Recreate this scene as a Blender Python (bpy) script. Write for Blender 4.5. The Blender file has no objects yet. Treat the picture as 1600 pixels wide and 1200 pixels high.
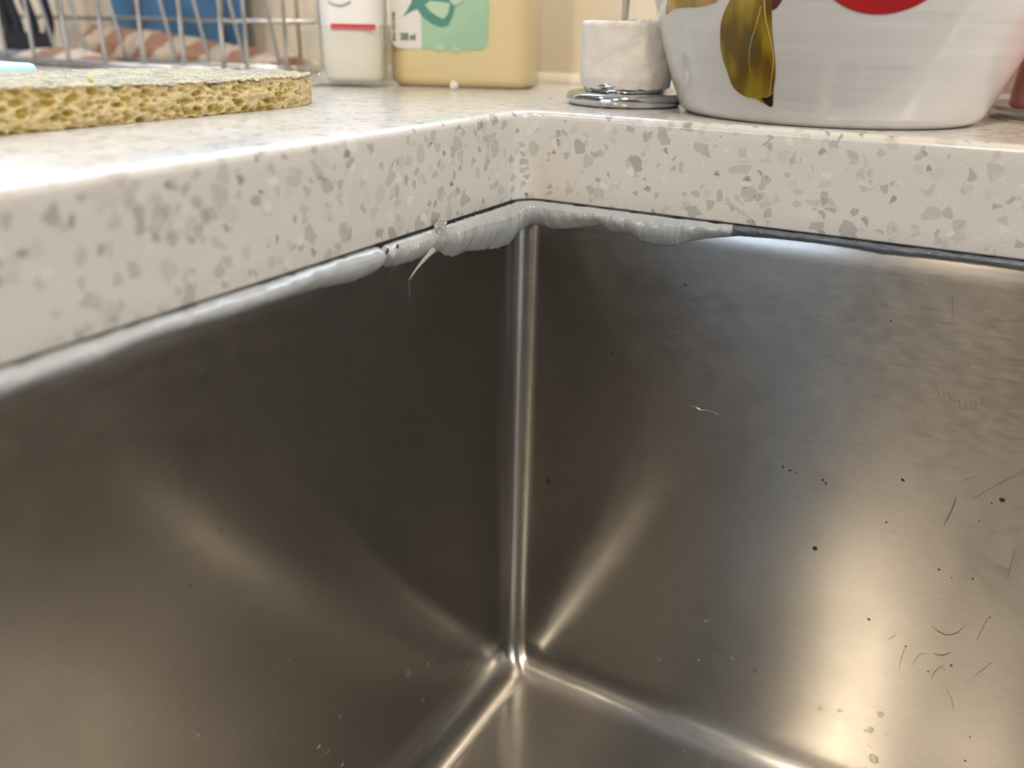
import bpy, bmesh, math, random
import numpy as np
from mathutils import Vector, Matrix, noise as mn
random.seed(7)
PI = math.pi
scene = bpy.context.scene
COL = scene.collection
MMS = 0.001

# ------------------------------------------------------------------ camera, world, lights, exposure
cam_data = bpy.data.cameras.new('camera')
cam = bpy.data.objects.new('camera', cam_data); COL.objects.link(cam)
cam_data.sensor_width = 36.0
cam_data.lens = 36.0 * 1272.3 / 1600.0
cam_data.clip_start = 0.005
_f = Vector((-0.44318, 0.80246, -0.39957)); _r = Vector((0.87107, 0.49077, 0.01948)); _u = Vector((-0.21173, 0.33942, 0.91650))
cam.matrix_world = Matrix(((_r.x, _u.x, -_f.x, 0.14088), (_r.y, _u.y, -_f.y, -0.26024), (_r.z, _u.z, -_f.z, 0.02560), (0, 0, 0, 1)))
cam_data.dof.use_dof = True
cam_data.dof.focus_distance = 0.262
cam_data.dof.aperture_fstop = 8.0
scene.camera = cam

scene.view_settings.view_transform = 'Standard'
scene.view_settings.look = 'None'
scene.view_settings.gamma = 1.0
scene.view_settings.use_curve_mapping = False
scene.view_settings.exposure = 0.15

world = bpy.data.worlds.new('world'); scene.world = world
world.use_nodes = True
wn = world.node_tree.nodes
wn['Background'].inputs[0].default_value = (0.55, 0.72, 1.0, 1)
wn['Background'].inputs[1].default_value = 2.0

def area(name, loc, rot, size, power, color, shape='DISK', size_y=None, spread=None, parent=None):
    l = bpy.data.lights.new(name, 'AREA'); l.shape = shape; l.size = size
    if size_y: l.size_y = size_y
    l.energy = power; l.color = color
    if spread: l.spread = spread
    o = bpy.data.objects.new(name, l); COL.objects.link(o); o.location = loc; o.rotation_euler = rot
    if parent: o.parent = parent
    return o

LAMPS = [(0.150, -1.90, 21.0), (1.70, -0.20, 17.0), (-0.75, -0.9, 3.0), (0.42, -0.85, 15.0)]
CEIL = 1.45
for (lx, ly, lp) in LAMPS:
    area('ceiling_lamp_light', (lx, ly, CEIL - 0.012), (0, 0, 0), 0.14, lp, (1.0, 0.85, 0.66))
area('window_daylight', (-0.525, 0.30, 0.61), (PI / 2, 0, PI), 1.25, 22.0, (0.62, 0.78, 1.0), 'RECTANGLE', 0.85)

area('window_daylight', (2.03, -0.55, 0.66), (0, PI / 2, 0), 0.95, 13.0, (0.80, 0.90, 1.0), 'RECTANGLE', 0.9)
area('window_daylight', (-0.66, -2.62, 0.66), (-PI / 2, 0, PI), 1.0, 9.5, (0.72, 0.84, 1.0), 'RECTANGLE', 0.95)

# ------------------------------------------------------------------ helpers
def link_mesh(name, me, mat=None, parent=None, smooth=False):
    o = bpy.data.objects.new(name, me); COL.objects.link(o)
    if mat is not None and not me.materials: me.materials.append(mat)
    if parent is not None: o.parent = parent
    if smooth:
        for p in me.polygons: p.use_smooth = True
    return o

def pyobj(name, verts, faces, mat=None, parent=None, smooth=False):
    me = bpy.data.meshes.new(name); me.from_pydata([tuple(v) for v in verts], [], faces); me.update()
    return link_mesh(name, me, mat, parent, smooth)

def bmobj(name, bm, mat=None, parent=None, smooth=False):
    bmesh.ops.recalc_face_normals(bm, faces=bm.faces)
    me = bpy.data.meshes.new(name); bm.to_mesh(me); bm.free()
    return link_mesh(name, me, mat, parent, smooth)

def tag(o, label=None, cat=None, group=None, kind=None):
    if label: o['label'] = label
    if cat: o['category'] = cat
    if group: o['group'] = group
    if kind: o['kind'] = kind
    return o

def thing(name, label, cat, loc=(0, 0, 0), rz=0.0, group=None):
    o = bpy.data.objects.new(name, None); COL.objects.link(o)
    o.location = loc; o.rotation_euler = (0, 0, rz); o.empty_display_size = 0.01
    return tag(o, label, cat, group)

def add_box(bm, lo, hi, bevel=0.0, seg=2):
    r = bmesh.ops.create_cube(bm, size=1.0)
    vs = r['verts']
    for v in vs:
        v.co = Vector(((lo[i] + hi[i]) / 2 + v.co[i] * (hi[i] - lo[i]) for i in range(3)))
    if bevel > 0:
        es = list({e for v in vs for e in v.link_edges})
        bmesh.ops.bevel(bm, geom=es, offset=bevel, segments=seg, affect='EDGES', profile=0.5)

def boxobj(name, lo, hi, mat, parent=None, bevel=0.0, seg=2, smooth=False):
    bm = bmesh.new(); add_box(bm, lo, hi, bevel, seg)
    return bmobj(name, bm, mat, parent, smooth)

def tube_geo(pts, rad, n=10, cap=True):
    pts = [Vector(p) for p in pts]
    rs = rad if isinstance(rad, (list, tuple)) else [rad] * len(pts)
    V, F = [], []
    ref = Vector((0, 0, 1))
    for i, p in enumerate(pts):
        t = (pts[min(i + 1, len(pts) - 1)] - pts[max(i - 1, 0)]).normalized()
        if abs(t.dot(ref)) > 0.95: ref = Vector((0, 1, 0)) if abs(t.y) < 0.9 else Vector((1, 0, 0))
        a = t.cross(ref).normalized(); b = t.cross(a).normalized()
        for k in range(n):
            an = 2 * PI * k / n
            V.append(p + (a * math.cos(an) + b * math.sin(an)) * rs[i])
    for i in range(len(pts) - 1):
        for k in range(n):
            k2 = (k + 1) % n
            F.append((i * n + k, i * n + k2, (i + 1) * n + k2, (i + 1) * n + k))
    if cap:
        F.append(tuple(range(n - 1, -1, -1))); F.append(tuple(range((len(pts) - 1) * n, len(pts) * n)))
    return V, F

def tube(name, pts, rad, mat, parent=None, n=10):
    V, F = tube_geo(pts, rad, n)
    return pyobj(name, V, F, mat, parent, True)

def lathe(name, prof, mat, parent=None, n=96, center=(0, 0), close=False):
    V, F = [], []
    m = len(prof)
    for (r, z) in prof:
        for k in range(n):
            a = 2 * PI * k / n
            V.append((center[0] + r * math.cos(a), center[1] + r * math.sin(a), z))
    for i in range(m - 1):
        for k in range(n):
            k2 = (k + 1) % n
            F.append((i * n + k, i * n + k2, (i + 1) * n + k2, (i + 1) * n + k))
    return pyobj(name, V, F, mat, parent, True)

def smooth_curve(pts, per=6):
    P = [Vector(p) for p in pts]; out = []
    for i in range(len(P) - 1):
        p0 = P[max(i - 1, 0)]; p1 = P[i]; p2 = P[i + 1]; p3 = P[min(i + 2, len(P) - 1)]
        for k in range(per):
            t = k / per
            out.append(0.5 * ((2 * p1) + (p2 - p0) * t + (2 * p0 - 5 * p1 + 4 * p2 - p3) * t * t + (3 * p1 - p0 - 3 * p2 + p3) * t ** 3))
    out.append(P[-1]); return out

def rrect(x0, y0, x1, y1, r, nc=10, ns=24):
    """closed rounded-rect loop, ccw, ns points along each side and nc per corner"""
    out = []
    cs = [(x1 - r, y0 + r, -PI / 2), (x1 - r, y1 - r, 0), (x0 + r, y1 - r, PI / 2), (x0 + r, y0 + r, PI)]
    for i, (cx, cy, a0) in enumerate(cs):
        arc = [(cx + r * math.cos(a0 + PI / 2 * k / nc), cy + r * math.sin(a0 + PI / 2 * k / nc)) for k in range(nc + 1)]
        out += arc
        nx, ny, na = cs[(i + 1) % 4]
        st = (nx + r * math.cos(na), ny + r * math.sin(na))
        en = arc[-1]
        for k in range(1, ns):
            t = k / ns; out.append((en[0] + (st[0] - en[0]) * t, en[1] + (st[1] - en[1]) * t))
    return out

# ------------------------------------------------------------------ materials
def mat_new(name):
    m = bpy.data.materials.new(name); m.use_nodes = True
    nt = m.node_tree; b = nt.nodes['Principled BSDF']
    return m, nt, b
def setp(b, **k):
    for a, v in k.items():
        a = a.replace('_', ' ')
        if isinstance(v, tuple) and len(v) == 3 and a != 'Subsurface Radius': v = (*v, 1.0)
        b.inputs[a].default_value = v
def simple(name, color, rough=0.5, metal=0.0, **k):
    m, nt, b = mat_new(name); setp(b, Base_Color=color, Roughness=rough, Metallic=metal, **k); return m
def N(nt, t, **k):
    n = nt.nodes.new(t)
    for a, v in k.items(): setattr(n, a, v)
    return n
def ramp(nt, stops, interp='LINEAR'):
    n = nt.nodes.new('ShaderNodeValToRGB'); cr = n.color_ramp; cr.interpolation = interp
    while len(cr.elements) < len(stops): cr.elements.new(0.5)
    for e, (p, c) in zip(cr.elements, stops):
        e.position = p; e.color = (*c, 1.0) if len(c) == 3 else c
    return n
def coords(nt, kind='Object', scale=(1, 1, 1), rot=(0, 0, 0)):
    tc = N(nt, 'ShaderNodeTexCoord'); mp = N(nt, 'ShaderNodeMapping')
    mp.inputs['Scale'].default_value = scale; mp.inputs['Rotation'].default_value = rot
    nt.links.new(tc.outputs[kind], mp.inputs['Vector']); return mp.outputs[0]
def noise(nt, vec, scale, detail=3, rough=0.5):
    n = N(nt, 'ShaderNodeTexNoise'); n.inputs['Scale'].default_value = scale
    n.inputs['Detail'].default_value = detail; n.inputs['Roughness'].default_value = rough
    nt.links.new(vec, n.inputs['Vector']); return n
def math_n(nt, op, a, b=None, clamp=False):
    n = N(nt, 'ShaderNodeMath', operation=op); n.use_clamp = clamp
    for i, v in enumerate((a, b)):
        if v is None: continue
        if hasattr(v, 'links'): nt.links.new(v, n.inputs[i])
        else: n.inputs[i].default_value = v
    return n.outputs[0]
def mixc(nt, fac, a, b):
    n = N(nt, 'ShaderNodeMix', data_type='RGBA')
    for v, i in ((fac, 0), (a, 6), (b, 7)):
        if hasattr(v, 'links'): nt.links.new(v, n.inputs[i])
        elif i == 0: n.inputs[0].default_value = v
        else: n.inputs[i].default_value = (*v, 1.0)
    return n.outputs[2]
def bump(nt, b, height, strength=0.3, dist=0.0005):
    n = N(nt, 'ShaderNodeBump'); n.inputs['Strength'].default_value = strength; n.inputs['Distance'].default_value = dist
    nt.links.new(height, n.inputs['Height']); nt.links.new(n.outputs[0], b.inputs['Normal'])

def quartz():
    m, nt, b = mat_new('quartz')
    v = coords(nt)
    nz = noise(nt, v, 260, 2)
    warp = N(nt, 'ShaderNodeVectorMath', operation='MULTIPLY_ADD')
    nt.links.new(nz.outputs['Color'], warp.inputs[0]); warp.inputs[1].default_value = (0.0022,) * 3; nt.links.new(v, warp.inputs[2])
    base = noise(nt, v, 90, 4)
    col = mixc(nt, base.outputs[0], (0.52, 0.505, 0.475), (0.60, 0.585, 0.555))
    grain = noise(nt, v, 1900, 2, 0.6)
    g = ramp(nt, [(0.30, (0, 0, 0)), (0.62, (1, 1, 1))]); nt.links.new(grain.outputs[0], g.inputs[0])
    col = mixc(nt, math_n(nt, 'MULTIPLY', g.outputs[0], 0.5), col, (0.69, 0.665, 0.62))
    def layer(col, scale, keep, shrink, ca, cb, seed):
        mp = N(nt, 'ShaderNodeMapping'); mp.inputs['Location'].default_value = (seed, seed * 1.7, seed * 0.6)
        nt.links.new(warp.outputs[0], mp.inputs[0])
        vo = N(nt, 'ShaderNodeTexVoronoi', feature='F1'); vo.inputs['Scale'].default_value = scale; nt.links.new(mp.outputs[0], vo.inputs['Vector'])
        ve = N(nt, 'ShaderNodeTexVoronoi', feature='DISTANCE_TO_EDGE'); ve.inputs['Scale'].default_value = scale; nt.links.new(mp.outputs[0], ve.inputs['Vector'])
        sp = N(nt, 'ShaderNodeSeparateColor'); nt.links.new(vo.outputs['Color'], sp.inputs[0])
        sel = math_n(nt, 'LESS_THAN', sp.outputs[0], keep)
        rr = N(nt, 'ShaderNodeMapRange'); rr.inputs['From Min'].default_value = shrink; rr.inputs['From Max'].default_value = shrink + 0.03
        nt.links.new(ve.outputs['Distance'], rr.inputs['Value'])
        msk = math_n(nt, 'MULTIPLY', sel, rr.outputs[0])
        cc = mixc(nt, sp.outputs[1], ca, cb)
        fac = math_n(nt, 'MULTIPLY', msk, math_n(nt, 'MULTIPLY_ADD', sp.outputs[2], 0.55))
        fac.node.inputs[1].default_value = 1.0
        k = math_n(nt, 'ADD', math_n(nt, 'MULTIPLY', sp.outputs[2], 0.5), 0.27)
        return mixc(nt, math_n(nt, 'MULTIPLY', msk, k, True), col, cc)
    col = layer(col, 235, 0.17, 0.05, (0.30, 0.285, 0.265), (0.50, 0.475, 0.44), 0.0)
    col = layer(col, 380, 0.14, 0.06, (0.27, 0.255, 0.235), (0.46, 0.44, 0.41), 0.31)
    col = layer(col, 520, 0.045, 0.05, (0.13, 0.115, 0.10), (0.36, 0.33, 0.30), 0.77)
    col = layer(col, 420, 0.10, 0.05, (0.74, 0.72, 0.68), (0.50, 0.48, 0.45), 0.53)
    nt.links.new(col, b.inputs['Base Color'])
    setp(b, Roughness=0.16, Specular_IOR_Level=0.5)
    rg = noise(nt, v, 60, 3); rm = N(nt, 'ShaderNodeMapRange'); rm.inputs['To Min'].default_value = 0.10; rm.inputs['To Max'].default_value = 0.24
    nt.links.new(rg.outputs[0], rm.inputs['Value']); nt.links.new(rm.outputs[0], b.inputs['Roughness'])
    bump(nt, b, grain.outputs[0], 0.05, 0.0002)
    return m

ANISO, AROT, SROUGH = 0.95, 0.25, 0.225
def steel(name, kind):
    m, nt, b = mat_new(name)
    uv = coords(nt, 'UV'); v = coords(nt)
    # brushing: very long thin noise along U
    mp = N(nt, 'ShaderNodeMapping'); mp.inputs['Scale'].default_value = (40, 3000, 1); nt.links.new(uv, mp.inputs[0])
    br = noise(nt, mp.outputs[0], 1.0, 3, 0.7)
    mp2 = N(nt, 'ShaderNodeMapping'); mp2.inputs['Scale'].default_value = (160, 900, 1); nt.links.new(uv, mp2.inputs[0])
    br2 = noise(nt, mp2.outputs[0], 1.0, 4, 0.6)
    cl = noise(nt, v, 22, 5, 0.6)
    sm = noise(nt, v, 120, 4, 0.65)
    c = mixc(nt, cl.outputs[0], (0.30, 0.288, 0.268), (0.40, 0.385, 0.358))
    f = ramp(nt, [(0.35, (0, 0, 0)), (0.7, (1, 1, 1))]); nt.links.new(br2.outputs[0], f.inputs[0])
    c = mixc(nt, math_n(nt, 'MULTIPLY', f.outputs[0], 0.28), c, (0.48, 0.465, 0.435))
    nt.links.new(c, b.inputs['Base Color'])
    b2 = N(nt, 'ShaderNodeBsdfPrincipled')
    nt.links.new(c, b2.inputs['Base Color'])
    setp(b, Metallic=1.0, Anisotropic=ANISO, Anisotropic_Rotation=AROT)
    setp(b2, Metallic=1.0, Anisotropic=0.75, Anisotropic_Rotation=AROT)
    r = math_n(nt, 'ADD', math_n(nt, 'MULTIPLY', sm.outputs[0], 0.13), math_n(nt, 'MULTIPLY', br2.outputs[0], 0.10))
    r = math_n(nt, 'ADD', r, SROUGH - 0.115)
    nt.links.new(math_n(nt, 'ADD', r, 0.10), b.inputs['Roughness'])
    nt.links.new(math_n(nt, 'SUBTRACT', r, 0.03), b2.inputs['Roughness'])
    mxs = N(nt, 'ShaderNodeMixShader'); mxs.inputs[0].default_value = 0.5
    nt.links.new(b.outputs[0], mxs.inputs[1]); nt.links.new(b2.outputs[0], mxs.inputs[2])
    nt.links.new(mxs.outputs[0], nt.nodes['Material Output'].inputs['Surface'])
    tg = N(nt, 'ShaderNodeTangent', direction_type='UV_MAP'); tg.uv_map = 'UVMap'
    nt.links.new(tg.outputs[0], b.inputs['Tangent']); nt.links.new(tg.outputs[0], b2.inputs['Tangent'])
    h = math_n(nt, 'ADD', math_n(nt, 'MULTIPLY', br.outputs[0], 0.6), math_n(nt, 'MULTIPLY', br2.outputs[0], 0.5))
    bump(nt, b, h, 0.04, 0.00004)
    return m

M = {}
M['quartz'] = quartz()
M['steel'] = steel('brushed_steel', 'wall')
M['chrome'] = simple('chrome', (0.62, 0.63, 0.65), 0.09, 1.0)
M['wire'] = simple('rack_wire', (0.50, 0.47, 0.43), 0.28, 1.0)
M['handle_steel'] = simple('handle_steel', (0.42, 0.38, 0.32), 0.35, 0.8)

def silicone(name, col, trans, rough, sss=0.0, bstr=0.25, ior=1.42):
    m, nt, b = mat_new(name); v = coords(nt)
    n1 = noise(nt, v, 320, 4, 0.6)
    c = mixc(nt, n1.outputs[0], tuple(x * 0.86 for x in col), tuple(min(1, x * 1.08) for x in col))
    nt.links.new(c, b.inputs['Base Color'])
    setp(b, Roughness=rough, Transmission_Weight=trans, IOR=ior, Specular_IOR_Level=0.9, Subsurface_Weight=sss, Subsurface_Scale=0.004)
    b.inputs['Subsurface Radius'].default_value = (1.0, 0.9, 0.8)
    n2 = noise(nt, v, 700, 3, 0.55); bump(nt, b, n2.outputs[0], bstr, 0.0005)
    return m
M['silicone'] = silicone('silicone_milky', (0.43, 0.455, 0.475), 0.15, 0.09, 0.6, 0.03)
M['silicone_c'] = silicone('silicone_crumpled', (0.46, 0.475, 0.475), 0.20, 0.10, 0.5, 0.15)
M['silicone_t'] = silicone('silicone_clear', (0.16, 0.19, 0.24), 0.45, 0.10, 0.0, 0.9)
M['silicone_s'] = silicone('silicone_shred', (0.85, 0.85, 0.85), 0.75, 0.10, 0.0, 0.9)

def wallmat(name, c1, c2, rough=0.35):
    m, nt, b = mat_new(name); v = coords(nt); n = noise(nt, v, 6, 4)
    nt.links.new(mixc(nt, n.outputs[0], c1, c2), b.inputs['Base Color']); setp(b, Roughness=rough)
    n2 = noise(nt, v, 400, 2); bump(nt, b, n2.outputs[0], 0.05, 0.0003)
    return m
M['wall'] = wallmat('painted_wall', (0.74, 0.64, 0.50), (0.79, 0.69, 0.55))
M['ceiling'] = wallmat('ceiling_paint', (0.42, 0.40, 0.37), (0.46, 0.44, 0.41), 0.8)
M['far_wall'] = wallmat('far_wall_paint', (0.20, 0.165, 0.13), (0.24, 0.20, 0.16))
M['floor'] = wallmat('dark_floor', (0.10, 0.065, 0.04), (0.15, 0.10, 0.065), 0.4)
M['cabinet'] = wallmat('cabinet_front', (0.34, 0.31, 0.27), (0.37, 0.34, 0.30), 0.4)
M['seal'] = simple('wall_sealant', (0.80, 0.76, 0.66), 0.3)
M['white_frame'] = simple('window_frame_white', (0.75, 0.75, 0.74), 0.35)

def glasspane():
    m = bpy.data.materials.new('window_glass'); m.use_nodes = True; nt = m.node_tree; nt.nodes.clear()
    o = N(nt, 'ShaderNodeOutputMaterial'); mx = N(nt, 'ShaderNodeMixShader'); t = N(nt, 'ShaderNodeBsdfTransparent'); g = N(nt, 'ShaderNodeBsdfGlossy')
    g.inputs['Roughness'].default_value = 0.02; mx.inputs[0].default_value = 0.06
    nt.links.new(t.outputs[0], mx.inputs[1]); nt.links.new(g.outputs[0], mx.inputs[2]); nt.links.new(mx.outputs[0], o.inputs[0])
    return m
M['pane'] = glasspane()

# ------------------------------------------------------------------ room shell
RX0, RX1, RY0, WY, RZ0 = -1.9, 1.9, -2.5, 0.155, -0.90
WX0, WX1, WZ0, WZ1 = -1.15, 0.10, 0.12, 1.10      # window opening in the back wall
def struct(name, lo, hi, mat):
    return tag(boxobj(name, lo, hi, mat), kind='structure')
bm = bmesh.new()
add_box(bm, (RX0, WY, RZ0), (WX0, WY + 0.10, CEIL)); add_box(bm, (WX1, WY, RZ0), (RX1, WY + 0.10, CEIL))
add_box(bm, (WX0, WY, RZ0), (WX1, WY + 0.10, WZ0)); add_box(bm, (WX0, WY, WZ1), (WX1, WY + 0.10, CEIL))
tag(bmobj('wall_back', bm, M['wall']), kind='structure')
bm = bmesh.new(); UX0, UX1, UZ0, UZ1 = -1.16, -0.16, 0.18, 1.14
add_box(bm, (RX0, RY0 - 0.1, RZ0), (UX0, RY0, CEIL)); add_box(bm, (UX1, RY0 - 0.1, RZ0), (RX1, RY0, CEIL))
add_box(bm, (UX0, RY0 - 0.1, RZ0), (UX1, RY0, UZ0)); add_box(bm, (UX0, RY0 - 0.1, UZ1), (UX1, RY0, CEIL))
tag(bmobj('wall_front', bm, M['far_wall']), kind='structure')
w2 = bpy.data.objects.new('window_2', None); COL.objects.link(w2); tag(w2, kind='structure')
bm = bmesh.new()
for lo, hi in [((UX0, RY0 - .08, UZ0), (UX0 + .045, RY0 - .03, UZ1)), ((UX1 - .045, RY0 - .08, UZ0), (UX1, RY0 - .03, UZ1)), ((UX0 + .045, RY0 - .08, UZ0), (UX1 - .045, RY0 - .03, UZ0 + .045)), ((UX0 + .045, RY0 - .08, UZ1 - .045), (UX1 - .045, RY0 - .03, UZ1))]:
    add_box(bm, lo, hi, 0.003)
bmobj('window_frame', bm, M['white_frame'], w2)
boxobj('pane', (UX0 + .045, RY0 - .058, UZ0 + .045), (UX1 - .045, RY0 - .054, UZ1 - .045), M['pane'], w2)
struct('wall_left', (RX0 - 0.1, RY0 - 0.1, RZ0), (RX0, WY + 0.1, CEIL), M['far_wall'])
bm = bmesh.new(); SY0, SY1, SZ0, SZ1 = -1.0, -0.10, 0.20, 1.12
add_box(bm, (RX1, RY0 - 0.1, RZ0), (RX1 + 0.1, SY0, CEIL)); add_box(bm, (RX1, SY1, RZ0), (RX1 + 0.1, WY + 0.1, CEIL))
add_box(bm, (RX1, SY0, RZ0), (RX1 + 0.1, SY1, SZ0)); add_box(bm, (RX1, SY0, SZ1), (RX1 + 0.1, SY1, CEIL))
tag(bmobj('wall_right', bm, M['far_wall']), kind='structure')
w3 = bpy.data.objects.new('window_3', None); COL.objects.link(w3); tag(w3, kind='structure')
bm = bmesh.new()
for lo, hi in [((RX1 + .03, SY0, SZ0), (RX1 + .08, SY0 + .045, SZ1)), ((RX1 + .03, SY1 - .045, SZ0), (RX1 + .08, SY1, SZ1)), ((RX1 + .03, SY0 + .045, SZ0), (RX1 + .08, SY1 - .045, SZ0 + .045)), ((RX1 + .03, SY0 + .045, SZ1 - .045), (RX1 + .08, SY1 - .045, SZ1))]:
    add_box(bm, lo, hi, 0.003)
bmobj('window_frame', bm, M['white_frame'], w3)
boxobj('pane', (RX1 + .052, SY0 + .045, SZ0 + .045), (RX1 + .056, SY1 - .045, SZ1 - .045), M['pane'], w3)
struct('floor', (RX0 - 0.1, RY0 - 0.1, RZ0 - 0.1), (RX1 + 0.1, WY + 0.1, RZ0), M['floor'])
struct('ceiling', (RX0 - 0.1, RY0 - 0.1, CEIL), (RX1 + 0.1, WY + 0.1, CEIL + 0.1), M['ceiling'])
win = bpy.data.objects.new('window_1', None); COL.objects.link(win); tag(win, kind='structure'); win.location = (0, 0, 0)
bm = bmesh.new()
fw = 0.045
for lo, hi in [((WX0, WY + 0.03, WZ0), (WX0 + fw, WY + 0.08, WZ1)), ((WX1 - fw, WY + 0.03, WZ0), (WX1, WY + 0.08, WZ1)),
               ((WX0 + fw, WY + 0.03, WZ0), (WX1 - fw, WY + 0.08, WZ0 + fw)), ((WX0 + fw, WY + 0.03, WZ1 - fw), (WX1 - fw, WY + 0.08, WZ1)),
               (((WX0 + WX1) / 2 - 0.02, WY + 0.03, WZ0 + fw), ((WX0 + WX1) / 2 + 0.02, WY + 0.08, WZ1 - fw))]:
    add_box(bm, lo, hi, 0.003)
bmobj('window_frame', bm, M['white_frame'], win)
boxobj('pane', (WX0 + fw, WY + 0.052, WZ0 + fw), ((WX0 + WX1) / 2 - 0.02, WY + 0.056, WZ1 - fw), M['pane'], win)
boxobj('pane', ((WX0 + WX1) / 2 + 0.02, WY + 0.052, WZ0 + fw), (WX1 - fw, WY + 0.056, WZ1 - fw), M['pane'], win)

M['lamp_lens'] = simple('lamp_lens', (0.9, 0.85, 0.75), 0.4)
for i, (lx, ly, lp) in enumerate(LAMPS):
    t = thing('ceiling_downlight', 'round white ceiling downlight ' + ('straight behind the sink corner view', 'nearest the right wall', 'over the left worktop end', 'furthest back in the room')[i], 'ceiling light', (lx, ly, CEIL), group='kitchen ceiling downlights')
    lathe('trim_ring', [(0.056, 0.0), (0.066, -0.001), (0.068, -0.005), (0.062, -0.010), (0.054, -0.008), (0.053, 0.0)], M['white_frame'], t, 48)

# ------------------------------------------------------------------ worktop with the sink cut-out
T = 0.030
CX0, CX1, CY0, CY1 = 0.0, 0.46, -0.42, 0.0        # cut-out
OX0, OX1, OY0, OY1 = -1.2, 1.2, -0.50, WY - 0.0005   # worktop outline
def loop_inset(d, r):   # d > 0 grows the hole outward into the stone
    return rrect(CX0 - d, CY0 - d, CX1 + d, CY1 + d, r + d, 14, 60)
ccx, ccy = (CX0 + CX1) / 2, (CY0 + CY1) / 2
def outer_pt(p):
    dx, dy = p[0] - ccx, p[1] - ccy
    t = 1e9
    if dx > 1e-9: t = min(t, (OX1 - ccx) / dx)
    if dx < -1e-9: t = min(t, (OX0 - ccx) / dx)
    if dy > 1e-9: t = min(t, (OY1 - ccy) / dy)
    if dy < -1e-9: t = min(t, (OY0 - ccy) / dy)
    return (ccx + dx * t, ccy + dy * t)
rc = 0.0085
RA, RB = 0.0024, 0.0007
rings = []
def ring(d, z): rings.append([(x, y, z) for x, y in loop_inset(d, rc)])
base_in = loop_inset(0.012, rc)
outer = [outer_pt(p) for p in base_in]
rings.append([(x, y, -T) for x, y in outer])
rings.append([(x, y, -T) for x, y in base_in])
for k in range(5):
    a = PI / 2 * k / 4
    ring(RB - RB * math.sin(a), -T + RB - RB * math.cos(a))
for zz in (-0.024, -0.018, -0.012, -0.006): ring(0, zz)
for k in range(9):
    a = PI / 2 * k / 8
    ring(RA - RA * math.cos(a), -RA + RA * math.sin(a))
rings.append([(x, y, 0.0) for x, y in base_in])
rings.append([(x, y, 0.0) for x, y in outer])
rings.append([(x, y, -T) for x, y in outer])
n = len(base_in); V = [p for rg in rings for p in rg]; F = []
for i in range(len(rings) - 1):
    for k in range(n):
        k2 = (k + 1) % n
        F.append((i * n + k, (i + 1) * n + k, (i + 1) * n + k2, i * n + k2))
wt = pyobj('worktop', V, F, M['quartz'], None, True)
bm = bmesh.new(); bm.from_mesh(wt.data); bmesh.ops.remove_doubles(bm, verts=bm.verts, dist=1e-7)
bmesh.ops.recalc_face_normals(bm, faces=bm.faces); bm.to_mesh(wt.data); bm.free()
em = wt.modifiers.new('edge', 'EDGE_SPLIT'); em.split_angle = math.radians(40)
tag(wt, 'pale speckled quartz stone worktop cut out around the steel sink', 'worktop')

# sealant strip along the foot of the wall
V, F = [], []
xs = np.linspace(-1.15, 1.15, 90)
for x in xs:
    j = 0.0006 * mn.noise(Vector((x * 30, 0, 0)))
    for k in range(6):
        a = PI / 2 * k / 5
        rr = 0.0045 + j
        V.append((x, WY - 0.0004 - rr * math.cos(a), 0.0001 + rr * math.sin(a) * 1.1))
for i in range(len(xs) - 1):
    for k in range(5):
        F.append((i * 6 + k, (i + 1) * 6 + k, (i + 1) * 6 + k + 1, i * 6 + k + 1))
tag(pyobj('trim_1', V, F, M['seal'], None, True), kind='structure')

# base cabinet carrying the worktop
cab = thing('base_cabinet', 'plain beige kitchen base cabinet below the stone worktop', 'cabinet', (0, 0, RZ0))
zc = -T - RZ0
boxobj('side_panel', (-1.18, -0.46, 0.08), (-1.16, 0.15, zc), M['cabinet'], cab)
boxobj('side_panel', (1.16, -0.46, 0.08), (1.18, 0.15, zc), M['cabinet'], cab)
boxobj('back_panel', (-1.16, 0.135, 0.08), (1.16, 0.15, zc), M['cabinet'], cab)
boxobj('bottom_panel', (-1.16, -0.46, 0.08), (1.16, 0.135, 0.10), M['cabinet'], cab)
boxobj('plinth', (-1.18, -0.42, 0.0), (1.18, -0.40, 0.08), M['cabinet'], cab)
for k in range(4):
    x0 = -1.18 + k * 0.59
    d = boxobj('door', (x0 + 0.002, -0.482, 0.085), (x0 + 0.588, -0.462, zc - 0.003), M['cabinet'], cab, 0.0015)
    hx = x0 + (0.54 if k % 2 == 0 else 0.05)
    tube('handle', [(hx, -0.482, zc - 0.18), (hx, -0.505, zc - 0.175), (hx, -0.505, zc - 0.055), (hx, -0.482, zc - 0.05)], 0.004, M['chrome'], d)

# ------------------------------------------------------------------ stainless sink
sink = thing('sink', 'undermounted rectangular stainless steel sink bowl with tight rounded corners', 'sink', (0, 0, 0))
ZT, ZB = -T - 0.0004, -0.2408
RS, RF = 0.0085, 0.013      # vertical corner radius, bottom fillet
g0 = -0.0004
rings = []; vv = []
def sring(d, z, v, r=None):
    r_ = max((RS - d) if r is None else r, 0.0012)
    rings.append([(x, y, z) for x, y in rrect(CX0 + g0 + d, CY0 + g0 + d, CX1 - g0 - d, CY1 - g0 - d, r_, 12, 60)]); vv.append(v)
sring(-0.018, ZT, -0.018, RS + 0.018); sring(-0.0005, ZT, -0.0005, RS); sring(0.0, ZT - 0.0006, 0.0)
for k in range(1, 25): 
    z = ZT - 0.0006 + (ZB + RF - ZT + 0.0006) * k / 24; sring(0.0, z, ZT - z)
vb = ZT - (ZB + RF)
for k in range(1, 10):
    a = PI / 2 * k / 9; d = RF - RF * math.cos(a); sring(d, ZB + RF - RF * math.sin(a), vb + RF * a, max(RS - d * 0.30, 0.0032))
v2 = vb + RF * PI / 2
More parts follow.
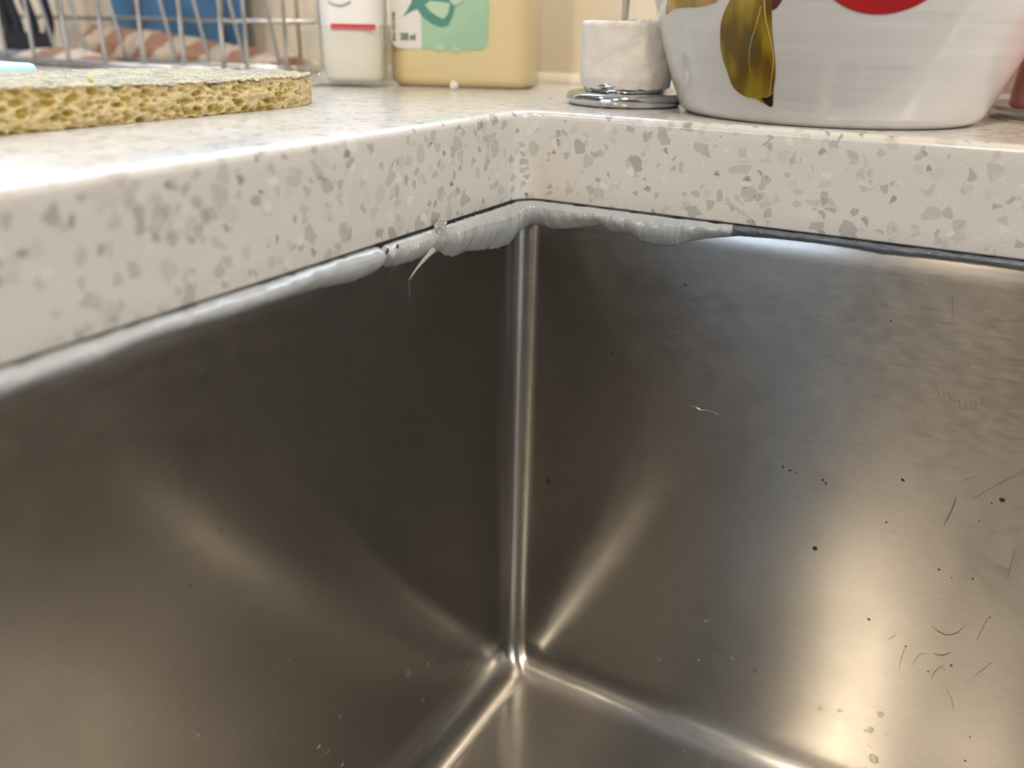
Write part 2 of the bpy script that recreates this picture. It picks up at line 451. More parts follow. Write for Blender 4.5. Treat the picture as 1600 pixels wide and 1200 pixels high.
for k in range(1, 15):
    t = k / 14.0
    base = rrect(CX0 + g0 + RF, CY0 + g0 + RF, CX1 - g0 - RF, CY1 - g0 - RF, max(RS - RF * .3, .0032), 12, 60)
    cir = []
    for (x, y) in base:
        a = math.atan2(y - ccy, x - ccx); cir.append((ccx + 0.045 * math.cos(a), ccy + 0.045 * math.sin(a)))
    rings.append([(x * (1 - t) + c[0] * t, y * (1 - t) + c[1] * t, ZB - 0.0035 * t * t) for (x, y), c in zip(base, cir)]); vv.append(v2 + t * 0.2)
n = len(rings[0]); m = len(rings)
V = [p for rg in rings for p in rg]; F = []
for i in range(m - 1):
    for k in range(n):
        F.append((i * n + k, i * n + (k + 1) % n, (i + 1) * n + (k + 1) % n, (i + 1) * n + k))
me = bpy.data.meshes.new('bowl_shell'); me.from_pydata(V, [], F); me.update()
uvl = me.uv_layers.new(name='UVMap')
ul = [0.0]
for k in range(n): 
    a = rings[2][k]; b_ = rings[2][(k + 1) % n]; ul.append(ul[-1] + math.hypot(a[0] - b_[0], a[1] - b_[1]))
nwall = 3 + 24 + 9
for p in me.polygons:
    ring_i = p.vertices[0] // n
    k = p.vertices[0] % n
    for li, vi in zip(p.loop_indices, p.vertices):
        if ring_i >= nwall - 3:
            co = V[vi]; uvl.data[li].uv = (co[0] + 5.0, co[1])
        else:
            kk = vi % n
            uu = ul[k + 1] if (kk == (k + 1) % n) else ul[k]
            uvl.data[li].uv = (uu, -vv[vi // n])
bowl_shell = link_mesh('bowl_shell', me, M['steel'], sink, True)
sm_ = bowl_shell.modifiers.new('sheet', 'SOLIDIFY'); sm_.thickness = 0.001; sm_.offset = -1.0 
lathe('drain_strainer', [(0.0455, ZB - 0.0030), (0.042, ZB - 0.0038), (0.036, ZB - 0.007), (0.030, ZB - 0.009), (0.010, ZB - 0.009), (0.006, ZB - 0.004), (0.0001, ZB - 0.003)],
      M['chrome'], sink, 64, (ccx, ccy))

SCR = [[(156.7, -105.9), (156.2, -111.3), (155.2, -117.1)], [(161.1, -105.0), (166.4, -98.1), (171.7, -92.1)], [(154.0, -166.1), (153.4, -171.4), (153.8, -176.9)], [(174.3, -145.1), (173.6, -150.1), (173.1, -155.3)], [(179.0, -162.0), (177.1, -165.9), (175.3, -169.5)], [(159.9, -155.2), (161.9, -156.3), (164.3, -156.8), (167.1, -154.8), (168.4, -151.6)], [(162.3, -165.6), (164.6, -165.4), (167.2, -163.1)], [(166.3, -168.8), (164.5, -171.8), (163.8, -176.1)], [(169.3, -178.6), (171.4, -181.8), (172.6, -185.0)], [(142.0, -42.3), (142.8, -45.6), (143.5, -49.4)], [(157.1, -173.7), (158.4, -168.0), (160.8, -166.3)], [(143.7, -71.2), (145.1, -73.6)], [(145.4, -71.6), (146.8, -74.1)], [(147.0, -71.9), (148.5, -74.7)], [(148.7, -73.2), (149.7, -75.5)], [(150.4, -74.0), (151.2, -76.2)], [(152.0, -74.1), (153.0, -76.4)], [(153.5, -74.1), (154.3, -76.0)], [(154.9, -73.4), (155.2, -75.6)], [(156.1, -71.4), (156.6, -74.2)], [(150.5, -62.4), (150.7, -64.4)], [(141.7, -81.4), (143.3, -83.8)], [(175.4, -118.8), (176.1, -129.4)], [(157.0, -99.9), (160.2, -97.5)], [(150.1, -214.3), (152.3, -215.3)], [(150.1, -163.0), (148.2, -165.9)]]
M['scratch'] = simple('scratch_dark', (0.15, 0.135, 0.115), 0.5, 0.4)
M['scratch_pale'] = simple('scratch_pale', (0.75, 0.70, 0.60), 0.3, 1.0)
def scratch(pts, w, mat):
    P = smooth_curve([(a * MMS, 0, b * MMS) for a, b in pts], 4)
    V, F = [], []
    L = len(P)
    for i, p in enumerate(P):
        t = (P[min(i + 1, L - 1)] - P[max(i - 1, 0)]).normalized(); nrm = Vector((-t.z, 0, t.x))
        ww = w * (0.25 + 0.75 * math.sin(PI * (i + 0.4) / (L - 0.2)))
        V += [(p.x + nrm.x * ww, -g0 - 0.0 - 0.00005 - 0.0, p.z + nrm.z * ww), (p.x, -g0 - 0.00009, p.z), (p.x - nrm.x * ww, -g0 - 0.00005, p.z - nrm.z * ww)]
    V = [(a, 0.0004 - 0.00045 if False else -0.0 + (b + g0) - 0.0, c) for a, b, c in V]
    V = [(a, CY1 - g0 - (0.00009 if i % 3 == 1 else 0.00004), c) for i, (a, b, c) in enumerate(V)]
    for i in range(L - 1):
        F += [(i * 3, i * 3 + 1, i * 3 + 4, i * 3 + 3), (i * 3 + 1, i * 3 + 2, i * 3 + 5, i * 3 + 4)]
    return pyobj('scratch', V, F, mat, sink)
for i, s in enumerate(SCR):
    scratch(s, 0.00019 if i in (0, 5, 6) else 0.00009, M['scratch'])
s = scratch([(67.2, -96.5), (71.1, -95.8), (73.5, -96.5), (76.4, -96.0), (79.7, -96.6)], 0.00005, M['scratch_pale']); s['label'] = 'thin pale curved scratch'

# ------------------------------------------------------------------ silicone bead below the stone edge
bead = thing('silicone_bead', 'messy translucent silicone sealant bead between the stone edge and the steel sink', 'sealant', (0, 0, -T))
LP = [(205, 5.8), (198.3, 5.8), (191.9, 6.0), (184.9, 5.6), (173.4, 5.7), (163.2, 4.9), (150.5, 5.2), (138.1, 5.9), (121.9, 6.2), (109.1, 6.5), (94.9, 8.1), (87.7, 7.9), (82.6, 6.6), (79.5, 7.6), (75.3, 8.0), (68.4, 8.5), (60.7, 8.2), (53.7, 8.5), (50.9, 10.3), (45.7, 12.1), (41.5, 11.8), (38.0, 11.7), (28, 13.6), (19.1, 15.0), (10.2, 15.4), (6.2, 13.6), (3.6, 11.5)]
RP = [(3.5, 9.0), (8.7, 9.3), (13.1, 10.0), (22.6, 8.4), (31.0, 6.3), (34.7, 8.0), (42.2, 7.8), (45.8, 9.8), (52.3, 10.4), (57.8, 9.6), (63.0, 7.4), (68.2, 5.9), (75.8, 4.3), (78.4, 3.7), (89.5, 3.1), (102.0, 2.8), (111.8, 2.9), (121.0, 3.4), (135.2, 2.7), (144.4, 2.6), (157.7, 2.7), (200, 2.7)]
# unfolded coordinate: s < 0 runs along the left edge, s > 0 along the right edge
K = sorted([(-a, h) for a, h in LP] + RP)
KS = np.array([k[0] for k in K]); KH = np.array([k[1] for k in K])
RCN = 0.0085
def path(s):
    """world xy and inward normal at unfolded distance s (mm from the corner)"""
    s = s * MMS; q = RCN
    if s <= -q: return (0.0, s), (1, 0)
    if s >= q: return (s, 0.0), (0, -1)
    a = PI - (s + q) / (2 * q) * PI / 2       # PI .. PI/2
    return (q + q * math.cos(a), -q + q * math.sin(a)), (-math.cos(a), -math.sin(a))
def bead_part(name, s0, s1, bulge, mat, step=0.5, wr=0.0, wrk=9.0, lift=0.0, label=None, end0=True, end1=True, endlen=2.2, hscale=1.0, top0=0.0001):
    m = 25
    cnt = max(4, int((s1 - s0) / step)); V, F = [], []
    for i in range(cnt + 1):
        s = s0 + (s1 - s0) * i / cnt
        h = float(np.interp(s, KS, KH)) * MMS * hscale
        e = 1.0
        if end0: e = min(e, math.sqrt(max(0.0, 1 - (1 - min(1, (s - s0) / endlen)) ** 2)))
        if end1: e = min(e, math.sqrt(max(0.0, 1 - (1 - min(1, (s1 - s) / endlen)) ** 2)))
        e = max(e, 0.04)
        b = bulge(s) * MMS
        (px, py), (nx, ny) = path(s)
        for j in range(m):
            t = j / (m - 1)
            prof = (math.sin(PI * (t ** 0.80)) ** 0.85 if t > 0.25 else 0.938 * (t / 0.25) ** 0.5 * (0.85 + 0.15 * t / 0.25)) if 0 < t < 1 else 0.0
            out = b * prof * (0.35 + 0.65 * e)
            nz = (mn.noise(Vector((s * 0.30, t * 1.5, 3.1))) * 0.16 + mn.noise(Vector((s * 0.9, t * 2.0, 8.1))) * 0.04)
            out *= 1 + nz
            if wr: out += wr * MMS * prof * (0.5 + 0.5 * math.sin(s * wrk + 5 * mn.noise(Vector((s * 0.5, t * 2.5, 1.0))) + t * 3)) * max(0, min(1, 0.5 + 1.6 * mn.noise(Vector((s * 0.22, t, 5.5)))))
            gap = (top0 + 0.0003 * max(0.0, mn.noise(Vector((s * 0.25, 9.3, 0))))) + (1 - e) * h * 0.35
            hh = h * (0.4 + 0.6 * e) * (1 + 0.03 * mn.noise(Vector((s * 1.1, 0.3, 0))))
            z = -gap - (hh - gap) * t
            V.append((px + nx * (out - 0.00035), py + ny * (out - 0.00035), z + lift * MMS))
    for i in range(cnt):
        for j in range(m - 1):
            F.append((i * m + j, i * m + j + 1, (i + 1) * m + j + 1, (i + 1) * m + j))
        F.append((i * m + m - 1, i * m, (i + 1) * m, (i + 1) * m + m - 1))
    F.append(tuple(range(m))[::-1]); F.append(tuple(range(cnt * m, cnt * m + m)))
    bm = bmesh.new(); 
    bv = [bm.verts.new(v) for v in V]
    for f in F:
        try: bm.faces.new([bv[q] for q in f])
        except ValueError: pass
    o = bmobj(name, bm, mat, bead, True)
    if label: o['label'] = label
    return o
bead_part('bead_section', -204, -82.9, lambda s: 3.4 + 0.4 * math.sin(s * .13), M['silicone'], 0.6, 0.03, 3.0, label='smooth milky bead along the left edge, glossy with bluish light', endlen=3.0)
bead_part('bead_section', -83.2, -3.2, lambda s: 4.0 if s > -48 else 3.4, M['silicone_c'], 0.22, 0.35, 7.5, label='wrinkled lumpy bead in front of the corner', end0=True, end1=True, endlen=2.5, top0=0.0003)
bead_part('bead_section', -6.0, 76.2, lambda s: 3.2 if s < 60 else 2.6, M['silicone'], 0.3, 0.12, 3.0, label='milky bead with two sagging flaps right of the corner', end0=False, end1=False, endlen=2.0)
bead_part('bead_section', 75.6, 200, lambda s: 1.9, M['silicone_t'], 0.4, 0.22, 1.7, label='thin clear dark-looking bead along the right edge', end0=False, end1=False, endlen=1.0)
bead_part('bead_ridge', 75.2, 77.0, lambda s: 2.4, M['silicone_c'], 0.1, label='small raised ridge across the bead', endlen=0.7)
# hanging thread and torn scrap
w = [(-62.0, -35.6), (-66.4, -37.4), (-70.6, -39.4), (-74.4, -41.8)]
V, F = tube_geo(smooth_curve([(0.0034, a * MMS, (b + 30) * MMS) for a, b in w], 6), [0.0010, 0.00095, 0.0009, 0.0008, 0.0007, 0.00065, 0.0006, 0.00055, 0.0005, 0.00045, 0.0004, 0.00035, 0.0003, 0.00028, 0.00025, 0.0002, 0.00016, 0.00012, 0.0001], 8)
t_ = pyobj('torn_thread', V, F, M['silicone_s'], bead, True); t_['label'] = 'thin torn silicone thread hanging down over the left wall'
tube('hair_thread', [(0.0030, -0.0744, -0.0118), (0.0024, -0.0735, -0.0128), (0.0018, -0.0722, -0.0150), (0.0012, -0.0718, -0.0185)], 0.00007, M['silicone_s'], bead, 6)
bm = bmesh.new(); bmesh.ops.create_icosphere(bm, subdivisions=3, radius=0.0021)
for v in bm.verts:
    k = 1 + 0.75 * mn.noise(v.co * 900) + 0.3 * mn.noise(v.co * 2200)
    v.co = Vector((v.co.x * k * 0.55 + 0.0028, v.co.y * k * 1.0 - 0.0565, v.co.z * k * 1.05 + 0.0006))
s_ = bmobj('torn_scrap', bm, M['silicone_s'], bead, False); s_['label'] = 'clear crumpled silicone scrap sticking up over the stone edge'
# black strip painted in for the shadow under the stone edge
M['gap_shade'] = simple('joint_shade', (0.012, 0.011, 0.010), 0.6)
V, F = [], []
ss = np.linspace(-203, 198, 900)
for s in ss:
    (px, py), (nx, ny) = path(s)
    o_ = 0.0004 + 0.0003 * mn.noise(Vector((s * .6, 2, 2)))
    V += [(px + nx * o_, py + ny * o_, -0.00015), (px + nx * o_, py + ny * o_, -0.0011)]
for i in range(len(ss) - 1): F.append((i * 2, i * 2 + 1, i * 2 + 3, i * 2 + 2))
g_ = pyobj('joint_shade', V, F, M['gap_shade'], bead); g_['label'] = 'black strip painted in for the shadow in the open joint'
# splits in the bead
for (s, sl, ln) in [(-83.0, -0.55, 3.4), (-78.6, 0.2, 1.2)]:
    P = [(0.0027, (s + sl * k / 5 * ln) * MMS + 0.0003 * math.sin(k * 2.1), (-0.0008 - ln * k / 5 * MMS)) for k in range(6)]
    tube('split', P, [0.0003, 0.0004, 0.0004, 0.0003, 0.00025, 0.0001], M['gap_shade'], bead, 6)

# ------------------------------------------------------------------ droplets and specks in the sink
DROP_BACK = [(40.8, -165.4, 0.52), (40.5, -170.2, 0.39), (49.6, -171.8, 0.77), (58.9, -181.1, 0.52), (78.1, -165.2, 0.49), (75.5, -185.7, 0.51), (85.5, -183.3, 1.0), (30.2, -212.3, 0.55), (13.5, -220.2, 0.57), (57.3, -210.9, 0.8), (68.8, -210.4, 1.19), (84.6, -203.8, 0.64), (97.4, -196.9, 0.62), (106.9, -199.8, 0.62), (90.8, -208.4, 0.51), (131.7, -206.0, 0.36), (138.6, -203.6, 0.47), (151.6, -198.5, 0.69), (148.4, -208.3, 0.35), (150.1, -206.9, 0.7), (153.3, -219.6, 1.07), (155.2, -206.1, 0.35), (119.3, -171.3, 0.35)]
DROP_LEFT = [(-132.4, -139.3, 0.54), (-78.0, -188.5, 1.04), (-69.6, -208.1, 0.73), (-114.1, -177.1, 0.61), (-124.6, -180.2, 0.7), (-120.8, -186.3, 0.41), (-114.8, -197.2, 0.74), (-164.4, -138.2, 0.64), (-65.7, -194.0, 0.48), (-37.4, -215.7, 0.93), (-173.8, -109.4, 0.29), (-117.6, -134.1, 0.28), (-35.9, -227.3, 0.54)]
DROP_FLOOR = [(14.3, -30.8, 0.68), (19.5, -25.7, 0.69), (13.3, -34.7, 0.69), (16.4, -14.7, 0.57), (20.9, -14.1, 0.57), (86.3, -12.5, 0.79), (96.5, -12.6, 0.92)]
SPECK_BACK = [(15.1, -143.1, 0.65), (62.9, -52.5, 0.32), (38.8, -82.1, 0.41), (36.0, -79.2, 0.23), (32.6, -70.5, 0.17), (40.1, -60.5, 0.23), (104.0, -110.5, 0.33), (106.5, -111.2, 0.38), (108.6, -111.3, 0.16), (117.3, -111.7, 0.27), (118.5, -112.6, 0.27), (119.2, -138.6, 0.56), (140.9, -104.5, 0.31), (168.5, -103.1, 0.49), (166.1, -105.0, 0.2), (164.3, -112.1, 0.15), (139.1, -121.1, 0.21), (127.5, -53.2, 0.19), (174.7, -145.2, 0.21), (168.3, -168.1, 0.32), (166.6, -170.6, 0.16), (153.8, -166.4, 0.22), (157.3, -133.1, 0.26), (161.4, -134.8, 0.21), (167.1, -132.9, 0.2), (140.8, -160.4, 0.28), (180.5, -205.0, 0.28), (179.6, -194.4, 0.22), (162.3, -173.5, 0.16)]
SPECK_LEFT = [(-51.6, -124.5, 0.68), (-92.8, -94.3, 0.24), (-75.8, -100.5, 0.26), (-81.2, -96.0, 0.15), (-112.6, -95.0, 0.18), (-148.5, -87.2, 0.23), (-147.0, -84.1, 0.15), (-140.8, -93.0, 0.2), (-133.8, -94.7, 0.17), (-159.4, -96.3, 0.19), (-155.5, -87.6, 0.15), (-40.6, -177.5, 0.38), (-25.8, -194.8, 0.47), (-67.8, -72.7, 0.2), (-63.4, -92.7, 0.21), (-46.3, -108.4, 0.23), (-107.6, -105.8, 0.19), (-72.8, -117.1, 0.21), (-20.5, -67.7, 0.23)]
def watermat():
    m = bpy.data.materials.new('water'); m.use_nodes = True; nt = m.node_tree; nt.nodes.clear()
    o = N(nt, 'ShaderNodeOutputMaterial'); m2 = N(nt, 'ShaderNodeMixShader'); t = N(nt, 'ShaderNodeBsdfTransparent'); g = N(nt, 'ShaderNodeBsdfGlossy')
    t.inputs[0].default_value = (0.93, 0.92, 0.90, 1); g.inputs['Roughness'].default_value = 0.04
    lwt = N(nt, 'ShaderNodeLayerWeight'); f = math_n(nt, 'ADD', math_n(nt, 'MULTIPLY', math_n(nt, 'POWER', lwt.outputs['Facing'], 1.8), 0.9), 0.06)
    nt.links.new(f, m2.inputs[0]); nt.links.new(t.outputs[0], m2.inputs[1]); nt.links.new(g.outputs[0], m2.inputs[2]); nt.links.new(m2.outputs[0], o.inputs[0])
    return m
M['water'] = watermat()
M['speck'] = simple('food_speck', (0.018, 0.014, 0.010), 0.6)
def blob_mesh(name, seed, flat, dropy, mat):
    bm = bmesh.new(); bmesh.ops.create_icosphere(bm, subdivisions=2 if not dropy else 3, radius=1.0)
    for v in bm.verts:
        k = 1 + (0.12 if dropy else 0.35) * mn.noise(v.co * 1.4 + Vector((seed * 7.3, 0, 0)))
        z = v.co.z
        if z < 0: z *= 0.15
        v.co = Vector((v.co.x * k, v.co.y * k, z * flat))
    bmesh.ops.recalc_face_normals(bm, faces=bm.faces)
    me = bpy.data.meshes.new(name); bm.to_mesh(me); bm.free(); me.materials.append(mat)
    for p in me.polygons: p.use_smooth = True
    return me
drops = [blob_mesh('droplet_mesh', i, 0.62, True, M['water']) for i in range(3)]
specks = [blob_mesh('speck_mesh', i, 0.35, False, M['speck']) for i in range(4)]
def place(me, name, which, a, b, s, el, tilt, label, cat, group):
    o = bpy.data.objects.new(name, me); COL.objects.link(o)
    s *= MMS * (1.5 if cat == 'droplet' else 1.8)
    sc = Matrix.Diagonal((s, s * el, s, 1))
    rot = Matrix.Rotation(tilt, 4, 'Z')
    if which == 'back': fr = Matrix(((1, 0, 0, a * MMS), (0, 0, -1, CY1 - g0 - 0.0000), (0, 1, 0, b * MMS), (0, 0, 0, 1)))
    elif which == 'left': fr = Matrix(((0, 0, 1, CX0 + g0), (1, 0, 0, a * MMS), (0, 1, 0, b * MMS), (0, 0, 0, 1)))
    else: fr = Matrix(((1, 0, 0, a * MMS), (0, 1, 0, b * MMS), (0, 0, 1, ZB + 0.0), (0, 0, 0, 1)))
    o.matrix_world = fr @ rot @ sc
    tag(o, label, cat, group)
big = {}
for which, L in (('back', DROP_BACK), ('left', DROP_LEFT), ('floor', DROP_FLOOR)):
    for i, (a, b, s) in enumerate(L):
        lab = {'back': 'small clear water droplet clinging low on the right-hand steel wall', 'left': 'small clear water droplet clinging to the left-hand steel wall', 'floor': 'small clear water droplet on the sink floor by the corner'}[which]
        grp = {'back': 'water droplets on the right sink wall', 'left': 'water droplets on the left sink wall', 'floor': 'water droplets on the sink floor'}[which]
        if which == 'back' and s > 1.1: lab, grp = 'largest water droplet low on the right-hand steel wall near the floor seam', None
        elif which == 'back' and (a, s) == (85.5, 1.0): lab, grp = 'round water droplet alone in mid right-hand steel wall above the floor seam', None
        elif which == 'back' and s > 1.05: lab, grp = 'long water droplet at the bottom of the right-hand steel wall in the bright area', None
        elif which == 'left' and s > 1.0: lab, grp = 'largest water droplet on the left-hand steel wall near the floor seam', None
        place(drops[i % 3], 'water_droplet', which, a, b, s, 1.25 if which != 'floor' else 1.0, random.uniform(-.4, .4), lab, 'droplet', grp)
for which, L in (('back', SPECK_BACK), ('left', SPECK_LEFT)):
    for i, (a, b, s) in enumerate(L):
        lab = 'tiny black speck stuck on the %s-hand steel wall' % ('right' if which == 'back' else 'left')
        grp = 'black specks on the %s sink wall' % ('right' if which == 'back' else 'left')
        if which == 'back' and s > .6: lab, grp = 'upright black speck just right of the vertical sink corner', None
        elif which == 'left' and s > .6: lab, grp = 'long slanted black speck on the left-hand wall beside the corner', None
        elif which == 'back' and (a, s) == (119.2, 0.56): lab, grp = 'larger black speck alone on the lower middle of the right-hand steel wall', None
        elif which == 'back' and (a, s) == (168.5, 0.49): lab, grp = 'larger black speck far right on the steel wall beside a long scratch', None
        el = 1.7 if s > .6 else random.uniform(.7, 1.4)
        place(specks[i % 4], 'food_speck', which, a, b, s * 0.85, el, -0.5 if (which == 'left' and s > .6) else random.uniform(-1, 1) * (0.2 if s > .6 else 1), lab, 'speck', grp)

# ------------------------------------------------------------------ sponge
def sponge_mat():
    m, nt, b = mat_new('cellulose_sponge'); v = coords(nt)
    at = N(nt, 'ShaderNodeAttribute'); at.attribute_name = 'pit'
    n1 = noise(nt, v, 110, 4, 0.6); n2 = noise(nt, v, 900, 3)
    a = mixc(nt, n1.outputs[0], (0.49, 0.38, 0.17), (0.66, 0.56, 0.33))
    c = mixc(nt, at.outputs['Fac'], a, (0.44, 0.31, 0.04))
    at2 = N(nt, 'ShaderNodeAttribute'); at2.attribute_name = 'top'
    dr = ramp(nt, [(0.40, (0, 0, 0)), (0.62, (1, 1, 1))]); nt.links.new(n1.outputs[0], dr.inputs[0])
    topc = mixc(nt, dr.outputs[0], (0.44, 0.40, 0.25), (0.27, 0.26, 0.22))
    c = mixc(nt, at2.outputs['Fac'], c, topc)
    nt.links.new(c, b.inputs['Base Color'])
    setp(b, Roughness=0.75, Subsurface_Weight=0.35, Subsurface_Scale=0.002)
    bump(nt, b, n2.outputs[0], 0.9, 0.0010)
    return m
M['sponge'] = sponge_mat()
def sponge():
    y0, y1 = -0.185, -0.0185
    ny = 620
    V, F, pit, top = [], [], [], []
    nf, ntp = 46, 90
    per = []
    H = 0.0098
    # perimeter in (u: 0 front .. 1 back, z)
    for k in range(nf): per.append((0.0, H * k / nf, 1))
    for k in range(ntp): per.append(((k / ntp) ** 1.6, H, 2))
    for k in range(8): per.append((1.0, H * (1 - k / 8), 3))
    for k in range(12): per.append((1 - k / 12, 0.0, 4))
    m = len(per)
    for i in range(ny + 1):
        y = y0 + (y1 - y0) * (1 - (1 - i / ny) ** 1.0)
        # plan outline
        xf = np.interp(y, [-0.20, -0.052, -0.042, -0.034, -0.027, -0.022, -0.0185], [-0.0610, -0.0625, -0.0640, -0.0665, -0.0715, -0.078, -0.088])
        xb = np.interp(y, [-0.20, -0.060, -0.045, -0.033, -0.025, -0.0205, -0.0185], [-0.140, -0.138, -0.134, -0.125, -0.113, -0.102, -0.090])
        Hy = 1.0 + 0.18 * max(0, (-0.10 - y) / 0.08) + 0.03 * mn.noise(Vector((y * 60, 0, 0)))
        for (u, z, side) in per:
            x = xf + (xb - xf) * u
            p = Vector((x, y, z * Hy))
            nrm = {1: Vector((1, 0, 0)), 2: Vector((0, 0, 1)), 3: Vector((-1, 0, 0)), 4: Vector((0, 0, -1))}[side]
            if side == 1 and y > -0.05: nrm = Vector((0.7, 0.7, 0))
            q = 0.0
            if side in (1, 2, 3):
                w1 = mn.voronoi(Vector((p.x, p.y * 0.75, p.z * 1.25)) * 480 + Vector((3, 1, 2)))[0][0]
                w2 = mn.voronoi(p * 1300)[0][0]
                w3 = mn.noise(p * 260)
                w4 = mn.voronoi(Vector((p.x, p.y * 0.7, p.z * 1.3)) * 290 + Vector((9, 4, 2)))[0][0]
                d1 = max(0, 0.50 - w1) / 0.50; d2 = max(0, 0.45 - w2) / 0.45; d4 = max(0, 0.42 - w4) / 0.42
                d = 0.0010 * min(1, d1 * 1.6) + 0.0005 * d2 + 0.0014 * min(1, d4 * 1.8)
                amp = 1.0 if side != 2 else 0.35
                off = -d * amp + (0.0007 * w3 + 0.0005 * mn.noise(p * 700) - 0.0005 * abs(mn.noise(p * 1100))) * (1.0 if side != 2 else 0.7)
                if side == 1: off -= 0.0008 * (abs(z / H - 0.5) * 2) ** 3
                p = p + nrm * off
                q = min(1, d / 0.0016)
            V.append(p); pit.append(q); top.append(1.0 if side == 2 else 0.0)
    for i in range(ny):
        for k in range(m):
            k2 = (k + 1) % m
            F.append((i * m + k, i * m + k2, (i + 1) * m + k2, (i + 1) * m + k))
    F.append(tuple(range(m))[::-1]); F.append(tuple(range(ny * m, ny * m + m)))
    minz = 0.00005
    V = [Vector((v.x, v.y, max(v.z, minz))) for v in V]
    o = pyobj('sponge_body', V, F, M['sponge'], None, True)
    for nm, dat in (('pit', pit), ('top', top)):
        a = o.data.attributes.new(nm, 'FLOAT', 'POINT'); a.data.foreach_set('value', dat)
    return o
sp_t = thing('sponge', 'flat yellow cellulose sponge with open pores lying on the left worktop', 'sponge', (0, 0, 0))
sb = sponge(); sb.parent = sp_t
bm = bmesh.new()
for k in range(130):
    y = random.uniform(-0.16, -0.03); x = random.choice([random.uniform(-0.0625, -0.07), random.uniform(-0.064, -0.12)])
    z = 0.0098 * (1 + 0.18 * max(0, (-0.10 - y) / 0.08)) + 0.0001
    s = random.uniform(0.00018, 0.0005)
    r_ = bmesh.ops.create_icosphere(bm, subdivisions=1, radius=s)
    for v in r_['verts']: v.co = Vector((v.co.x * random.uniform(.6, 1.6) + x, v.co.y * random.uniform(.6, 1.6) + y, v.co.z * random.uniform(.5, 1.2) + z))
M['crumb'] = simple('sponge_crumb', (0.66, 0.60, 0.34), 0.7)
o = bmobj('loose_fibres', bm, M['crumb'], sp_t); tag(o, kind='stuff')
# crumbs on the sponge top
def crumb(name, loc, s, mat, label, cat='crumb', st=(1, 1, 1), group=None):
    bm = bmesh.new(); bmesh.ops.create_icosphere(bm, subdivisions=3, radius=1)
    for v in bm.verts:
        k = 1 + 0.5 * mn.noise(v.co * 2.0 + Vector(loc) * 999) + 0.25 * mn.noise(v.co * 5)
        v.co = Vector((v.co.x * k * s * st[0], v.co.y * k * s * st[1], v.co.z * k * s * st[2]))
    mz = min(v.co.z for v in bm.verts)
    for v in bm.verts: v.co.z -= mz
    o = bmobj(name, bm, mat, None, False); o.location = loc
    return tag(o, label, cat, group)
crumb('sponge_crumb', (-0.0700, -0.1140, 0.0101), 0.0008, M['crumb'], 'pale yellow crumb standing up on the sponge top', st=(1, 1, 1.25))
M['white'] = simple('white_bit', (0.85, 0.83, 0.80), 0.5)
crumb('soap_crumb', (-0.0720, 0.0655, 0.0), 0.0017, M['white'], 'small white crumb on the worktop in front of the yellow bottle')

# pale blue sheet under/behind the sponge
M['cyan'] = simple('pale_blue_plastic', (0.45, 0.72, 0.76), 0.35)
bm = bmesh.new(); add_box(bm, (-0.235, -0.150, 0.0), (-0.168, -0.066, 0.0108), 0.002, 3)
tag(bmobj('scouring_pad', bm, M['cyan']), 'pale blue flat pad just showing behind the left end of the sponge', 'pad')

# ------------------------------------------------------------------ ceramic bowl
BC = (0.089, 0.0555)
BZ = [0, .6, 3, 8, 20, 35, 50, 70, 100]; BR = [48.2, 48.9, 50.2, 52.4, 57.0, 61.5, 64.5, 67.5, 71]
def bowl_r(z):
    # smooth the table a little
    zs = [z - 2, z - 1, z, z + 1, z + 2] if z > 4 else [z]
    return sum(np.interp(a, BZ, BR) for a in zs) / len(zs) 
def ceramic():
    m, nt, b = mat_new('white_glaze'); v = coords(nt, scale=(1, 1, 14)); n = noise(nt, v, 9, 3)
    nt.links.new(mixc(nt, n.outputs[0], (0.59, 0.575, 0.55), (0.66, 0.645, 0.62)), b.inputs['Base Color'])
    setp(b, Roughness=0.14, Coat_Weight=0.3, Coat_Roughness=0.05)
    v2 = coords(nt, scale=(6, 6, 90)); n2 = noise(nt, v2, 2.0, 2); bump(nt, b, n2.outputs[0], 0.22, 0.0015)
    return m
M['ceramic'] = ceramic()
bw = thing('ceramic_bowl', 'large white glazed ceramic bowl painted with leaves and red fruit by the sink edge', 'bowl', (BC[0], BC[1], 0))
prof = [(0.001, 0.0006), (0.040, 0.0006), (0.044, 0.0), (0.0470, 0.0001), (0.0484, 0.0010)]
for z in list(np.arange(2, 100, 1.5)): prof.append((bowl_r(z) * MMS, z * MMS))
prof += [(0.0712, 0.1005), (0.0705, 0.1018), (0.069, 0.1015), (0.0675, 0.0990)]
for z in list(np.arange(96, 6, -4.0)): prof.append(((bowl_r(z) - 3.6) * MMS, z * MMS))
prof += [(0.046, 0.006), (0.001, 0.005)]
lathe('bowl_wall', prof, M['ceramic'], bw, 160)
